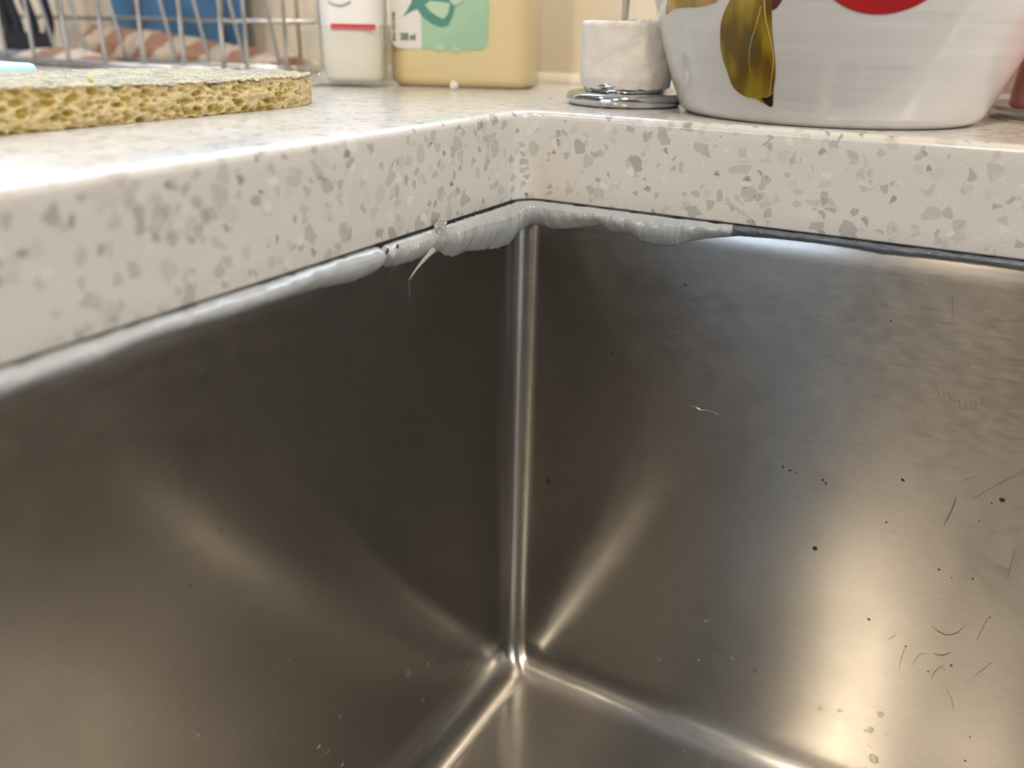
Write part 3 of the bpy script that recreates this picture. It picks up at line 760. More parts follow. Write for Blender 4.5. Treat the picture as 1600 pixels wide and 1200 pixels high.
DEC = {'LEAF': [(-110.19, 34.53), (-112.61, 30.84), (-114.1, 26.87), (-114.46, 20.66), (-113.04, 15.26), (-110.97, 10.36), (-106.74, 7.97), (-102.74, 7.46), (-97.85, 5.5), (-96.94, 6.49), (-96.76, 10.57), (-96.21, 14.74), (-96.5, 19.48), (-97.52, 26.26), (-97.91, 32.03), (-97.81, 34.45), (-98.63, 39.24), (-102.11, 43.24), (-106.53, 41.0)],
'LEAF2': [(-138.75, 35.07), (-142.02, 30.85), (-136.51, 32.25), (-132.24, 32.65), (-122.53, 32.8), (-118.46, 33.27), (-114.29, 34.58), (-112.9, 38.73), (-117.97, 42.21), (-130.92, 39.32)],
'STEM': [(-97.9, 31.87), (-96.71, 32.36), (-95.26, 34.45), (-94.46, 36.83), (-95.5, 42), (-98.5, 42)],
'VEIN': [(-100.16, 36.07), (-99.44, 29.56), (-97.79, 23.73), (-96.88, 19.12), (-97.43, 14.15), (-98.02, 8.67)], 'VEIN2': [(-100.78, 32.84), (-102.23, 27.87), (-103.62, 24.11), (-104.52, 19.56), (-104.3, 15.0)],
'TIP': [(-101.0, 7.9), (-99.4, 6.4), (-97.85, 5.6), (-97.04, 6.49), (-97.2, 9.2), (-98.4, 8.3)]}
DEC['FRUIT'] = [(-71.6 + 18.4 * math.cos(a), 49.2 + 18.1 * math.sin(a)) for a in np.linspace(0, 2 * PI, 48)[:-1]]
def leafmat(name, c1, c2, c3, c4):
    m, nt, b = mat_new(name)
    v = coords(nt, scale=(1, 1, 0.28), rot=(0, 0.35, 0)); n = noise(nt, v, 85, 3, 0.55)
    r_ = ramp(nt, [(0.30, c1), (0.45, c2), (0.58, c3), (0.72, c4)]); nt.links.new(n.outputs[0], r_.inputs[0])
    n2 = noise(nt, v, 900, 2)
    nt.links.new(mixc(nt, math_n(nt, 'MULTIPLY', n2.outputs[0], 0.3), r_.outputs[0], (0.10, 0.06, 0.01)), b.inputs['Base Color'])
    setp(b, Roughness=0.18)
    return m
M['leaf'] = leafmat('leaf_print', (0.045, 0.10, 0.045), (0.16, 0.085, 0.012), (0.34, 0.25, 0.02), (0.50, 0.42, 0.08))
M['leaf2'] = leafmat('leaf_print_pale', (0.08, 0.12, 0.01), (0.32, 0.22, 0.03), (0.55, 0.30, 0.07), (0.70, 0.55, 0.25))
M['leafline'] = simple('leaf_vein', (0.56, 0.44, 0.14), 0.2)
M['leaftip'] = simple('leaf_tip', (0.02, 0.012, 0.008), 0.2)
M['stem'] = simple('stem_print', (0.10, 0.035, 0.05), 0.2)
m_, nt_, b_ = mat_new('fruit_print'); v_ = coords(nt_); n_ = noise(nt_, v_, 40, 3)
nt_.links.new(mixc(nt_, n_.outputs[0], (0.33, 0.010, 0.016), (0.46, 0.03, 0.03)), b_.inputs['Base Color']); setp(b_, Roughness=0.15); M['fruit'] = m_
def on_bowl(phi, z, lift):
    r_ = bowl_r(z) * MMS + lift
    a = math.radians(phi); return Vector((r_ * math.cos(a), r_ * math.sin(a), z * MMS))
def decal(name, poly, mat, lift, label=None):
    P = [Vector(p) for p in smooth_curve([(a, b, 0) for a, b in poly] + [(poly[0][0], poly[0][1], 0)], 5)][:-1]
    bm = bmesh.new(); vs = [bm.verts.new(p) for p in P]
    es = [bm.edges.new((vs[i], vs[(i + 1) % len(vs)])) for i in range(len(vs))]
    bmesh.ops.triangle_fill(bm, use_beauty=True, edges=es)
    for _ in range(3):
        lg = [e for e in bm.edges if (e.verts[0].co - e.verts[1].co).length > 1.6 and not e.is_boundary]
        if not lg: break
        bmesh.ops.subdivide_edges(bm, edges=lg, cuts=1); bmesh.ops.triangulate(bm, faces=bm.faces)
    for v in bm.verts: v.co = on_bowl(v.co.x, v.co.y, lift)
    o = bmobj(name, bm, mat, bw, True)
    for p in o.data.polygons:      # outward
        c = p.center
    if o.data.polygons and sum(p.normal.dot(Vector((p.center.x, p.center.y, 0))) for p in o.data.polygons) < 0: o.data.flip_normals()
    if label: o['label'] = label
    return o
def vein(poly, w, mat, lift):
    P = smooth_curve([(a, b, 0) for a, b in poly], 6); V, F = [], []
    for i, p in enumerate(P):
        ww = w * (1 - 0.6 * i / len(P)); V += [on_bowl(p.x - ww, p.y, lift), on_bowl(p.x + ww, p.y, lift)]
    for i in range(len(P) - 1): F.append((i * 2, i * 2 + 1, i * 2 + 3, i * 2 + 2))
    return pyobj('leaf_vein', V, F, mat, bw, True)
decal('painted_leaf', DEC['LEAF'], M['leaf'], 0.00016, 'long olive and ochre painted leaf hanging point down')
decal('painted_leaf', DEC['LEAF2'], M['leaf2'], 0.00016, 'pale green and orange painted leaf tip at the left')
decal('painted_stem', DEC['STEM'], M['stem'], 0.00012, 'dark purple painted stem')
decal('painted_fruit', DEC['FRUIT'], M['fruit'], 0.00016, 'glossy red painted fruit')
decal('leaf_tip', DEC['TIP'], M['leaftip'], 0.00024, 'black leaf tip')
vein(DEC['VEIN'], 0.22, M['leafline'], 0.00026); vein(DEC['VEIN2'], 0.16, M['leafline'], 0.00026)
bead_mat = simple('water_film', (0.9, 0.9, 0.88), 0.02, 0.0, Transmission_Weight=1.0, IOR=1.33)
for i, (x, y, s) in enumerate([(0.0935, 0.0035, 0.0009), (0.0955, 0.0032, 0.0007), (0.0978, 0.0030, 0.0009), (0.1105, 0.0050, 0.0010)]):
    o = bpy.data.objects.new('water_droplet', drops[i % 3]); COL.objects.link(o); o.location = (x, y, 0.0); o.scale = (s, s, s)
    tag(o, 'tiny clear water droplet on the stone at the foot of the white bowl', 'droplet', 'water droplets at the foot of the bowl')

# ------------------------------------------------------------------ chrome stand with worn brush
st = thing('dish_brush', 'worn fluffy white cylindrical dish brush standing in a round chrome holder', 'dish brush', (0.0175, 0.0468, 0))
pr = [(0.0001, 0.0), (0.0205, 0.0)]
for k in range(13):
    a = -PI / 2 + PI * k / 12; pr.append((0.0196 + 0.0024 * math.cos(a), 0.0024 + 0.0024 * math.sin(a)))
pr += [(0.0175, 0.0038), (0.0160, 0.0040)]
o = lathe('holder_base', pr, M['chrome'], st, 96); o['label'] = 'polished chrome disc foot'
pr = [(0.0165, 0.0038)]
for k in range(9):
    a = -PI / 4 + PI * 0.75 * k / 8; pr.append((0.0135 + 0.0022 * math.cos(a), 0.0056 + 0.0016 * math.sin(a)))
pr += [(0.008, 0.0066), (0.0001, 0.0066)]
lathe('holder_collar', pr, M['chrome'], st, 80)
ring_pts = [(0.006 * math.cos(a) - 0.0005, -0.0125 + 0.0035 * math.sin(a), 0.0072) for a in np.linspace(0, 2 * PI, 30)]
tube('wire_loop', ring_pts, 0.0009, M['chrome'], st, 10)
m_, nt_, b_ = mat_new('fluffy_fibre'); v_ = coords(nt_); n1 = noise(nt_, v_, 130, 4, .6); n2 = noise(nt_, v_, 1400, 3, .7)
nt_.links.new(mixc(nt_, n1.outputs[0], (0.62, 0.58, 0.52), (0.80, 0.765, 0.71)), b_.inputs['Base Color']); setp(b_, Roughness=0.9, Subsurface_Weight=0.3, Subsurface_Scale=0.002); bump(nt_, b_, n2.outputs[0], 0.35, 0.0006)
M['fluff'] = m_
nseg, nz = 120, 44; V, F = [], []
for i in range(nz + 1):
    z = 0.0062 + 0.0228 * i / nz
    for k in range(nseg):
        a = 2 * PI * k / nseg; d = Vector((math.cos(a), math.sin(a), 0)); p = d * 0.017 + Vector((0, 0, z))
        r_ = 0.0172 + 0.0005 * mn.noise(p * 200) + 0.0002 * mn.noise(p * 900) - 0.0009 * max(0, (0.010 - z) / 0.004)
        t = i / nz
        if t > .93: r_ -= 0.001 * ((t - .93) / .07) ** 2
        V.append((r_ * math.cos(a), r_ * math.sin(a), z + 0.0005 * mn.noise(d * 6 + Vector((0, 0, z * 40)))))
for i in range(nz):
    for k in range(nseg): F.append((i * nseg + k, i * nseg + (k + 1) % nseg, (i + 1) * nseg + (k + 1) % nseg, (i + 1) * nseg + k))
V.append((0, 0, 0.0292)); c0 = len(V) - 1
for k in range(nseg): F.append((nz * nseg + k, nz * nseg + (k + 1) % nseg, c0))
o = pyobj('brush_head', V, F, M['fluff'], st, True); o['label'] = 'fluffy off-white cylindrical head'
V, F = [], []
for k in range(2600):
    a = random.uniform(0, 2 * PI); z = random.uniform(0.008, 0.0295); top_ = random.random() < 0.2
    if top_:
        rr = 0.0172 * math.sqrt(random.uniform(.3, 1)); p = Vector((rr * math.cos(a), rr * math.sin(a), 0.0288)); d = Vector((math.cos(a) * .5, math.sin(a) * .5, 1))
    else:
        p = Vector((0.0168 * math.cos(a), 0.0168 * math.sin(a), z)); d = Vector((math.cos(a), math.sin(a), random.uniform(-.7, .5)))
    d.normalize(); L_ = random.uniform(0.0006, 0.0016); sd = d.cross(Vector((random.uniform(-1, 1), random.uniform(-1, 1), random.uniform(-1, 1)))).normalized() * 0.00007
    b0 = len(V); V += [p - sd, p + sd, p + d * L_ + sd * .3]; F.append((b0, b0 + 1, b0 + 2))
o = pyobj('fibres', V, F, M['fluff'], st); tag(o, kind='stuff')
M['black_bristle'] = simple('black_bristle', (0.03, 0.028, 0.025), 0.6)
V, F = [], []
for k in range(90):
    a = random.uniform(-1.0, 0.6) - 0.6; rr = random.uniform(0.010, 0.0175); p = Vector((rr * math.cos(a), rr * math.sin(a), 0.0288)); d = Vector((random.uniform(-.8, .8), random.uniform(-.8, .8), 0.7)).normalized()
    sd = d.cross(Vector((1, .3, 0))).normalized() * 0.00012; L_ = random.uniform(0.0008, 0.002)
    b0 = len(V); V += [p - sd, p + sd, p + d * L_ + sd * .4]; F.append((b0, b0 + 1, b0 + 2))
o = pyobj('dark_bristles', V, F, M['black_bristle'], st); tag(o, kind='stuff')
tube('handle', [(-0.0020, 0.0, 0.020), (-0.0018, 0, 0.05), (-0.0010, 0, 0.12), (-0.0010, 0, 0.21)], [0.0013, 0.0013, 0.0014, 0.0018], M['handle_steel'], st, 14)

# ------------------------------------------------------------------ yellow soap bottle (faces slightly left of the wall)
ang = math.atan2(0.0894 - 0.0657, -0.0461 + 0.1096)
bt = thing('soap_bottle', 'cream yellow plastic soap refill bottle with a green and white label', 'bottle', (-0.1096, 0.0657, 0), ang)
m_, nt_, b_ = mat_new('cream_plastic'); setp(b_, Base_Color=(0.72, 0.60, 0.345), Roughness=0.28, Subsurface_Weight=0.6, Subsurface_Scale=0.01); M['cream'] = m_
W_, D_ = 0.0678, 0.036
def ring_loft(name, secs, mat, parent, nc=8, ns=4, cap=True):
    rs = [[(x, y, z) for x, y in rrect(x0, y0, x1, y1, r, nc, ns)] for (x0, y0, x1, y1, r, z) in secs]
    n = len(rs[0]); V = [p for r in rs for p in r]; F = []
    for i in range(len(rs) - 1):
        for k in range(n): F.append((i * n + k, i * n + (k + 1) % n, (i + 1) * n + (k + 1) % n, (i + 1) * n + k))
    if cap: F.append(tuple(range(n))[::-1]); F.append(tuple(range((len(rs) - 1) * n, len(rs) * n)))
    return pyobj(name, V, F, mat, parent, True)
secs = []
for k in range(7):
    a = PI / 2 * k / 6; d = 0.0045 * (1 - math.sin(a)); secs.append((d, d, W_ - d, D_ - d, 0.0105 - d, 0.0045 * (1 - math.cos(a))))
for z, d in [(0.03, 0.0), (0.06, 0.0008), (0.09, 0.0012), (0.115, 0.0015), (0.128, 0.004), (0.138, 0.010), (0.143, 0.0165)]:
    secs.append((d * 1.3, min(d, D_ / 2 - .010), W_ - d * 1.3, D_ - min(d, D_ / 2 - .010), max(0.0085, 0.0105 - d * .1), z))
ring_loft('bottle_body', secs, M['cream'], bt)
lathe('cap', [(0.0001, 0.142), (0.0115, 0.142), (0.0122, 0.143), (0.0122, 0.160), (0.011, 0.1615), (0.0001, 0.1615)], simple('cap_white', (0.75, 0.74, 0.70), 0.35), bt, 48, (W_ / 2, D_ / 2))
M['lab_white'] = simple('label_white', (0.70, 0.69, 0.66), 0.35); M['lab_green'] = simple('label_green', (0.33, 0.52, 0.36), 0.35)
M['teal'] = simple('label_teal', (0.075, 0.24, 0.19), 0.4); M['ink'] = simple('label_ink', (0.05, 0.11, 0.085), 0.4); M['palegreen'] = simple('label_pale_green', (0.42, 0.58, 0.42), 0.4)
lab = boxobj('label_panel', (0.0, 0, 0), (0.001, 0.001, 0.001), M['lab_white'])
bpy.data.objects.remove(lab)
def plate(name, poly, y, th, mat, parent):
    n = len(poly); V = [(x, y, z) for x, z in poly] + [(x, y - th, z) for x, z in poly]
    bm = bmesh.new(); vs = [bm.verts.new(v) for v in V]
    bm.faces.new(vs[:n]); bm.faces.new(vs[n:][::-1])
    for i in range(n): bm.faces.new((vs[i], vs[(i + 1) % n], vs[n + (i + 1) % n], vs[n + i]))
    return bmobj(name, bm, mat, parent)
def rpoly(x0, z0, x1, z1, r, corners=(1, 1, 1, 1)):
    out = []
    for (cx, cz, a0, c) in ((x1 - r, z0 + r, -PI / 2, corners[0]), (x1 - r, z1 - r, 0, corners[1]), (x0 + r, z1 - r, PI / 2, corners[2]), (x0 + r, z0 + r, PI, corners[3])):
        if c:
            for k in range(7): a = a0 + PI / 2 * k / 6; out.append((cx + r * math.cos(a), cz + r * math.sin(a)))
        else:
            out.append((x1 if cx > (x0 + x1) / 2 else x0, z0 if cz < (z0 + z1) / 2 else z1))
    return out
lw = plate('label', rpoly(0.0030, 0.0165, 0.0172, 0.105, 0.0042, (0, 0, 1, 1)), 0.0005, 0.0007, M['lab_white'], bt); lw['label'] = 'white strip of the printed label'
lg = plate('label', rpoly(0.0172, 0.0165, 0.0480, 0.105, 0.0042, (1, 1, 0, 0)), 0.0005, 0.0007, M['lab_green'], bt); lg['label'] = 'soft green panel of the printed label'
def B(px, py): return ((px - 605) * 0.000305, (136 - py) * 0.000272)
y_ = -0.0003
plate('leaf_motif', [B(*q) for q in [(646, -30), (648, 4), (641, 16), (634, 26), (648, 17), (656, 14), (664, 25), (678, 36), (692, 41), (703, 38), (709, 24), (716, -2), (722, -30)]], y_, 0.0002, M['teal'], lg)
plate('leaf_motif', [B(*q) for q in [(668, 8), (676, 2), (690, 3), (706, 5), (703, 20), (696, 29), (688, 26), (676, 18)]], y_ - 0.0002, 0.0001, M['palegreen'], lg)
plate('leaf_motif', [B(*q) for q in [(704, 0), (720, -4), (726, 2), (712, 9)]], y_ - 0.0002, 0.0001, M['palegreen'], lg)
for (px, py, r_) in [(689, 73, 9), (714, 75, 8), (725, 46, 4)]:
    plate('dew_motif', [B(px + r_ * math.cos(a), py + r_ * .6 * math.sin(a)) for a in np.linspace(0, 2 * PI, 17)[:-1]], y_, 0.0001, M['palegreen'], lg)
def text(name, body, size, mat, parent, loc, rot, ext=0.00008, sx=1.0):
    cu = bpy.data.curves.new(name, 'FONT'); cu.body = body; cu.size = size; cu.extrude = ext
    cu.offset = size * 0.02
    tmp = bpy.data.objects.new(name, cu); COL.objects.link(tmp)
    dg = bpy.context.evaluated_depsgraph_get(); me = bpy.data.meshes.new_from_object(tmp.evaluated_get(dg))
    bpy.data.objects.remove(tmp)
    me.materials.clear(); o = link_mesh(name, me, mat, parent); o.location = loc; o.rotation_euler = rot; o.scale = (sx, 1, 1)
    return o
x0_, z0_ = B(629, 62)
text('label_text', '200 ml', 0.0042, M['ink'], lw, (x0_, y_ - 0.0001, z0_), (PI / 2, 0, 0), sx=0.62)
x0_, z0_ = B(621, 64)
text('label_text', 'aloe vera soap', 0.0021, M['ink'], lw, (x0_, y_ - 0.0001, z0_), (PI / 2, -PI / 2, 0))

# ------------------------------------------------------------------ clear stand with white tube
ang = math.atan2(0.0508 - 0.0351, -0.1000 + 0.1319)
def clearmat():
    m = bpy.data.materials.new('clear_plastic'); m.use_nodes = True; nt = m.node_tree; nt.nodes.clear()
    o = N(nt, 'ShaderNodeOutputMaterial'); m1 = N(nt, 'ShaderNodeMixShader'); m2 = N(nt, 'ShaderNodeMixShader')
    t = N(nt, 'ShaderNodeBsdfTransparent'); g = N(nt, 'ShaderNodeBsdfGlossy'); d = N(nt, 'ShaderNodeBsdfDiffuse')
    t.inputs[0].default_value = (0.97, 0.965, 0.95, 1); g.inputs['Roughness'].default_value = 0.08; d.inputs[0].default_value = (0.85, 0.84, 0.80, 1)
    lwt = N(nt, 'ShaderNodeLayerWeight'); f = math_n(nt, 'ADD', math_n(nt, 'MULTIPLY', math_n(nt, 'POWER', lwt.outputs['Facing'], 4.0), 0.6), 0.04)
    m1.inputs[0].default_value = 0.06; nt.links.new(t.outputs[0], m1.inputs[1]); nt.links.new(d.outputs[0], m1.inputs[2])
    nt.links.new(f, m2.inputs[0]); nt.links.new(m1.outputs[0], m2.inputs[1]); nt.links.new(g.outputs[0], m2.inputs[2]); nt.links.new(m2.outputs[0], o.inputs[0])
    return m
M['clear'] = clearmat()
M['frost'] = simple('frosted_plastic', (0.84, 0.82, 0.77), 0.25, 0.0, Subsurface_Weight=0.5, Subsurface_Scale=0.01)
cup = thing('clear_box', 'small clear plastic open box left of the yellow bottle', 'container', (-0.1319, 0.0351, 0), ang)
W2 = 0.0356; th = 0.0011; H2 = 0.0232
boxobj('base', (0, 0, 0.0), (W2, 0.030, 0.0016), M['clear'], cup, 0.0004)
boxobj('side_wall', (-0.0006, 0, 0.0017), (th, 0.030, H2), M['clear'], cup, 0.0003)
boxobj('side_wall', (W2 - th, 0, 0.0017), (W2, 0.030, H2 + .003), M['clear'], cup, 0.0003)
boxobj('front_wall', (th + .0001, 0, 0.0017), (W2 - th - .0001, th, H2 + 0.002), M['clear'], cup, 0.0003)
boxobj('back_wall', (th + .0001, 0.030 - th, 0.0017), (W2 - th - .0001, 0.030, H2), M['clear'], cup, 0.0003)
tb = thing('white_tube', 'translucent white plastic bottle with a thin red band standing in the clear box', 'bottle', (-0.1319, 0.0351, 0.0017), ang)
secs = []
for k in range(6):
    a = PI / 2 * k / 5; d = 0.003 * (1 - math.sin(a)); secs.append((0.0068 + d, 0.0028 + d, 0.0335 - d, 0.0270 - d, 0.008 - d, 0.0001 + 0.003 * (1 - math.cos(a))))
for z in (0.02, 0.05, 0.085): secs.append((0.0062, 0.0026, 0.0340, 0.0272, 0.008, z))
for z, d in ((0.092, 0.003), (0.096, 0.006)): secs.append((0.0062 + d, 0.0026 + d, 0.0340 - d, 0.0272 - d, 0.008 - d, z))
ring_loft('tube_body', secs, M['frost'], tb)
M['labw'] = simple('tube_label', (0.76, 0.74, 0.71), 0.3); M['red'] = simple('red_print', (0.55, 0.02, 0.03), 0.35)
ring_loft('label_sleeve', [(0.0060, 0.0024, 0.0342, 0.0274, 0.0082, 0.0235), (0.0060, 0.0024, 0.0342, 0.0274, 0.0082, 0.070)], M['labw'], tb, cap=False)
plate('red_band', rpoly(0.0125, 0.0222, 0.0325, 0.0245, 0.0003), 0.0023, 0.0002, M['red'], tb)
V, F = tube_geo([(0.012 + 0.010 * t, 0.0021, 0.0335 - 0.0016 * math.sin(PI * t)) for t in np.linspace(0, 1, 9)], 0.00035, 6)
pyobj('grey_print', V, F, simple('grey_print', (0.35, 0.34, 0.34), 0.4), tb)
lathe('cap', [(0.0001, 0.0955), (0.008, 0.0955), (0.0085, 0.0965), (0.0082, 0.110), (0.0001, 0.111)], M['labw'], tb, 40, (0.020, 0.0149))

# ------------------------------------------------------------------ chrome dish rack, towel, cloth, utensil
rk = thing('dish_rack', 'silver wire dish rack standing behind the sponge', 'dish rack', (0, 0, 0))
RW = 0.0013
YF, YB = 0.050, 0.128
TOPZ = 0.115
for x in [-0.470, -0.440, -0.411, -0.382, -0.3535, -0.3215, -0.2895, -0.2575, -0.2265, -0.1980]:
    tube('upright_wire', [(x - 0.001, YF, 0.003), (x, YF, 0.03), (x + 0.002, YF, TOPZ)], RW if x < -0.36 else RW * 0.95, M['wire'], rk, 8)
for i, x in enumerate([-0.4005, -0.3700, -0.3320, -0.2870, -0.2590, -0.2310, -0.2045]):
    tube('prong', [(x, 0.094, 0.004), (x - 0.0005, 0.094, 0.010), (x - 0.005, 0.092, 0.040), (x - (0.0110 if i else 0.008), 0.088, 0.075)], RW * 0.8, M['wire'], rk, 8)
tube('rail', [(-0.48, YF, 0.0035), (-0.192, YF, 0.0035)], RW * 1.1, M['wire'], rk, 8)
tube('rail', [(-0.404, 0.094, 0.0035), (-0.192, 0.094, 0.0035)], RW, M['wire'], rk, 8)
tube('rail', [(-0.48, 0.1125, 0.0268), (-0.300, 0.1125, 0.0268), (-0.1935, 0.1125, 0.0268)], RW * 1.0, M['wire'], rk, 8)
loopp = smooth_curve([(-0.48, YF, TOPZ), (-0.205, YF, TOPZ), (-0.193, YF + .012, TOPZ), (-0.193, YB - .012, TOPZ), (-0.205, YB, TOPZ), (-0.48, YB, TOPZ)], 5)
tube('rim', loopp, RW * 1.4, M['wire'], rk, 10)
for y in (0.062, 0.090, 0.118):
    tube('end_wire', [(-0.1955, y, 0.0035), (-0.1945, y, 0.02), (-0.193, y, TOPZ)], RW * 0.8, M['wire'], rk, 8)
tube('rail', [(-0.1955, YF, 0.0035), (-0.1955, YB, 0.0035)], RW * 1.1, M['wire'], rk, 8)
tube('rail', [(-0.48, YF, 0.0035), (-0.48, YB, 0.0035)], RW * 1.1, M['wire'], rk, 8)
for x in (-0.44, -0.36, -0.28, -0.22):
    tube('back_wire', [(x, YB, 0.0035), (x, YB, TOPZ)], RW * 0.8, M['wire'], rk, 8)
for x, y in ((-0.47, YF), (-0.21, YF), (-0.47, YB), (-0.21, YB)):
    tube('foot', [(x, y, 0.0), (x, y, 0.0034)], 0.0035, simple('rubber_foot', (0.05, 0.05, 0.05), 0.6), rk, 10)

# striped towel bunched in the rack
m_, nt_, b_ = mat_new('striped_towel'); v_ = coords(nt_); nn = noise(nt_, v_, 130, 3)
sx = N(nt_, 'ShaderNodeSeparateXYZ'); nt_.links.new(v_, sx.inputs[0])
u_ = math_n(nt_, 'ADD', math_n(nt_, 'MULTIPLY', sx.outputs[0], 1.0), math_n(nt_, 'MULTIPLY', sx.outputs[2], -1.1))
u_ = math_n(nt_, 'ADD', u_, math_n(nt_, 'MULTIPLY', nn.outputs[0], 0.012))
u_ = math_n(nt_, 'SINE', math_n(nt_, 'ADD', math_n(nt_, 'MULTIPLY', u_, 2 * PI / 0.039), 3.34))
rp = ramp(nt_, [(0.42, (0.80, 0.66, 0.52)), (0.60, (0.40, 0.165, 0.085))]); nt_.links.new(math_n(nt_, 'ADD', math_n(nt_, 'MULTIPLY', u_, 0.5), 0.5), rp.inputs[0])
n3 = noise(nt_, v_, 1200, 3, .7)
nt_.links.new(mixc(nt_, math_n(nt_, 'MULTIPLY', n3.outputs[0], 0.35), rp.outputs[0], (0.85, 0.72, 0.60)), b_.inputs['Base Color']); setp(b_, Roughness=0.95)
bump(nt_, b_, n3.outputs[0], 1.0, 0.002); M['towel'] = m_
V, F = [], []
nx_, ny_ = 300, 60
TX = [-0.399, -0.392, -0.3856, -0.3797, -0.361, -0.344, -0.319, -0.2916, -0.2494, -0.2244, -0.2076, -0.2035]
TZ = [0.004, 0.012, 0.0205, 0.0222, 0.0215, 0.0208, 0.0198, 0.0168, 0.0122, 0.0100, 0.0084, 0.0030]
for i in range(nx_ + 1):
    x = -0.399 + (0.399 - 0.2035) * i / nx_
    zt = float(np.interp(x, TX, TZ))
    for j in range(ny_ + 1):
        t = j / ny_
        y = 0.0985 + 0.0275 * t
        prof = math.sin(PI * min(1, max(0, t))) ** 0.5 if 0 < t < 1 else 0.0
        p = Vector((x, y, 0))
        z = 0.0030 + max(0.0, (zt - 0.0030)) * prof * (1 + 0.08 * mn.noise(p * 90)) + 0.0012 * mn.noise(p * 260) + 0.0012 * mn.noise(p * 900) * prof
        V.append((x + 0.001 * mn.noise(Vector((y * 200, z * 300, 1))), y + 0.0015 * mn.noise(Vector((x * 120, 3, z * 200))), z))
for i in range(nx_):
    for j in range(ny_): F.append((i * (ny_ + 1) + j, (i + 1) * (ny_ + 1) + j, (i + 1) * (ny_ + 1) + j + 1, i * (ny_ + 1) + j + 1))
NB = len(V)
for i in range(81):            # low fold of the same towel pulled forward at its left end
    x = -0.400 + 0.074 * i / 80
    for j in range(41):
        t = j / 40; e = math.sin(PI * min(1, max(0.0, i / 80))) ** 0.35
        th_ = 0.0088 * math.sin(PI * t) ** 0.5 * e * (1 + 0.12 * mn.noise(Vector((x * 90, t * 3, 0)))) if 0 < t < 1 else 0
        y = 0.0585 + (0.030 if i > 25 else 0.026) * t
        V.append((x + 0.001 * mn.noise(Vector((y * 300, i * .1, 1))), y + 0.001 * mn.noise(Vector((x * 200, 3, t))), 0.0012 + th_ + 0.0007 * mn.noise(Vector((x * 500, y * 500, 2)))))
for i in range(80):
    for j in range(40): F.append((NB + i * 41 + j, NB + (i + 1) * 41 + j, NB + (i + 1) * 41 + j + 1, NB + i * 41 + j + 1))
tw = pyobj('towel', V, F, M['towel'], None, True)
sd = tw.modifiers.new('thick', 'SOLIDIFY'); sd.thickness = 0.002; sd.offset = -1
tag(tw, 'fluffy brown and cream striped towel bunched inside the dish rack', 'towel')

# blue cloth hanging over the rear of the rack
m_, nt_, b_ = mat_new('blue_cloth'); v_ = coords(nt_); n1 = noise(nt_, v_, 60, 4); n3 = noise(nt_, v_, 1100, 3, .7)
nt_.links.new(mixc(nt_, n1.outputs[0], (0.035, 0.11, 0.25), (0.10, 0.24, 0.44)), b_.inputs['Base Color']); setp(b_, Roughness=0.95); bump(nt_, b_, n3.outputs[0], 0.8, 0.001); M['blue'] = m_
V, F = [], []; nx_, ns_ = 80, 60
for i in range(nx_ + 1):
    x = -0.392 + (0.392 - 0.2685) * i / nx_
    for j in range(ns_ + 1):
        t = j / ns_
        if t < 0.08: a = PI * t / 0.08; y = YB - 0.0035 * math.cos(a); z = TOPZ + 0.003 + 0.0035 * math.sin(a) - 0.001
        else: y = YB + 0.0035 + 0.0 * t; z = TOPZ + 0.002 - (TOPZ + 0.0) * (t - 0.08) / 0.92
        wv = 0.0045 * (0.5 + 0.5 * math.sin(x * 150 + 2.0 * math.sin(z * 30))) * min(1, t * 2) if t > 0.08 else 0
        V.append((x + 0.01 * (t - .5) * mn.noise(Vector((t * 3, 0, 0))), y + wv + 0.001, max(z, 0.002)))
for i in range(nx_):
    for j in range(ns_): F.append((i * (ns_ + 1) + j, (i + 1) * (ns_ + 1) + j, (i + 1) * (ns_ + 1) + j + 1, i * (ns_ + 1) + j + 1))
bl = pyobj('dishcloth', V, F, M['blue'], None, True)
sd = bl.modifiers.new('thick', 'SOLIDIFY'); sd.thickness = 0.0016; sd.offset = 1
tag(bl, 'blue cloth hanging over the rear rim of the dish rack against the wall', 'cloth')

# black slotted utensil and its low grey dish
M['blackp'] = simple('black_plastic', (0.010, 0.012, 0.018), 0.35)
ut = thing('slotted_turner', 'black plastic slotted turner standing head down at the left of the rack', 'utensil', (-0.432, 0.0985, 0.0085))
def slat(name, pts, w, th_):
    P = smooth_curve(pts, 5); V, F = [], []
    for i, p in enumerate(P):
        t = (P[min(i + 1, len(P) - 1)] - P[max(i - 1, 0)]).normalized(); s_ = Vector((t.z, 0, -t.x)) * w / 2; d_ = Vector((0, th_ / 2, 0))
        V += [p - s_ - d_, p + s_ - d_, p + s_ + d_, p - s_ + d_]
    for i in range(len(P) - 1):
        for k in range(4): F.append((i * 4 + k, i * 4 + (k + 1) % 4, (i + 1) * 4 + (k + 1) % 4, (i + 1) * 4 + k))
    F.append((3, 2, 1, 0)); L = (len(P) - 1) * 4; F.append((L, L + 1, L + 2, L + 3))
    return pyobj(name, V, F, M['blackp'], ut)
ZB_ = 0.006
for k, (xb, xm, xt) in enumerate([(-0.022, -0.0235, -0.024), (-0.010, -0.0115, -0.0165), (0.006, 0.006, 0.0010), (0.020, 0.024, 0.0215)]):
    slat('slat', [(xb, 0, ZB_), (xm, 0, 0.016), (xt, 0, 0.032), (xt * 0.95, 0, 0.060), (xt * 0.8, 0, 0.085)], 0.0072 if k != 3 else 0.0055, 0.003)
bm = bmesh.new(); add_box(bm, (-0.030, -0.0018, -0.003), (0.024, 0.0018, 0.009), 0.0015, 2); bmobj('head_edge', bm, M['blackp'], ut)
bm = bmesh.new(); add_box(bm, (-0.024, -0.0018, 0.082), (0.0215, 0.0018, 0.092), 0.0015, 2); bmobj('head_root', bm, M['blackp'], ut)
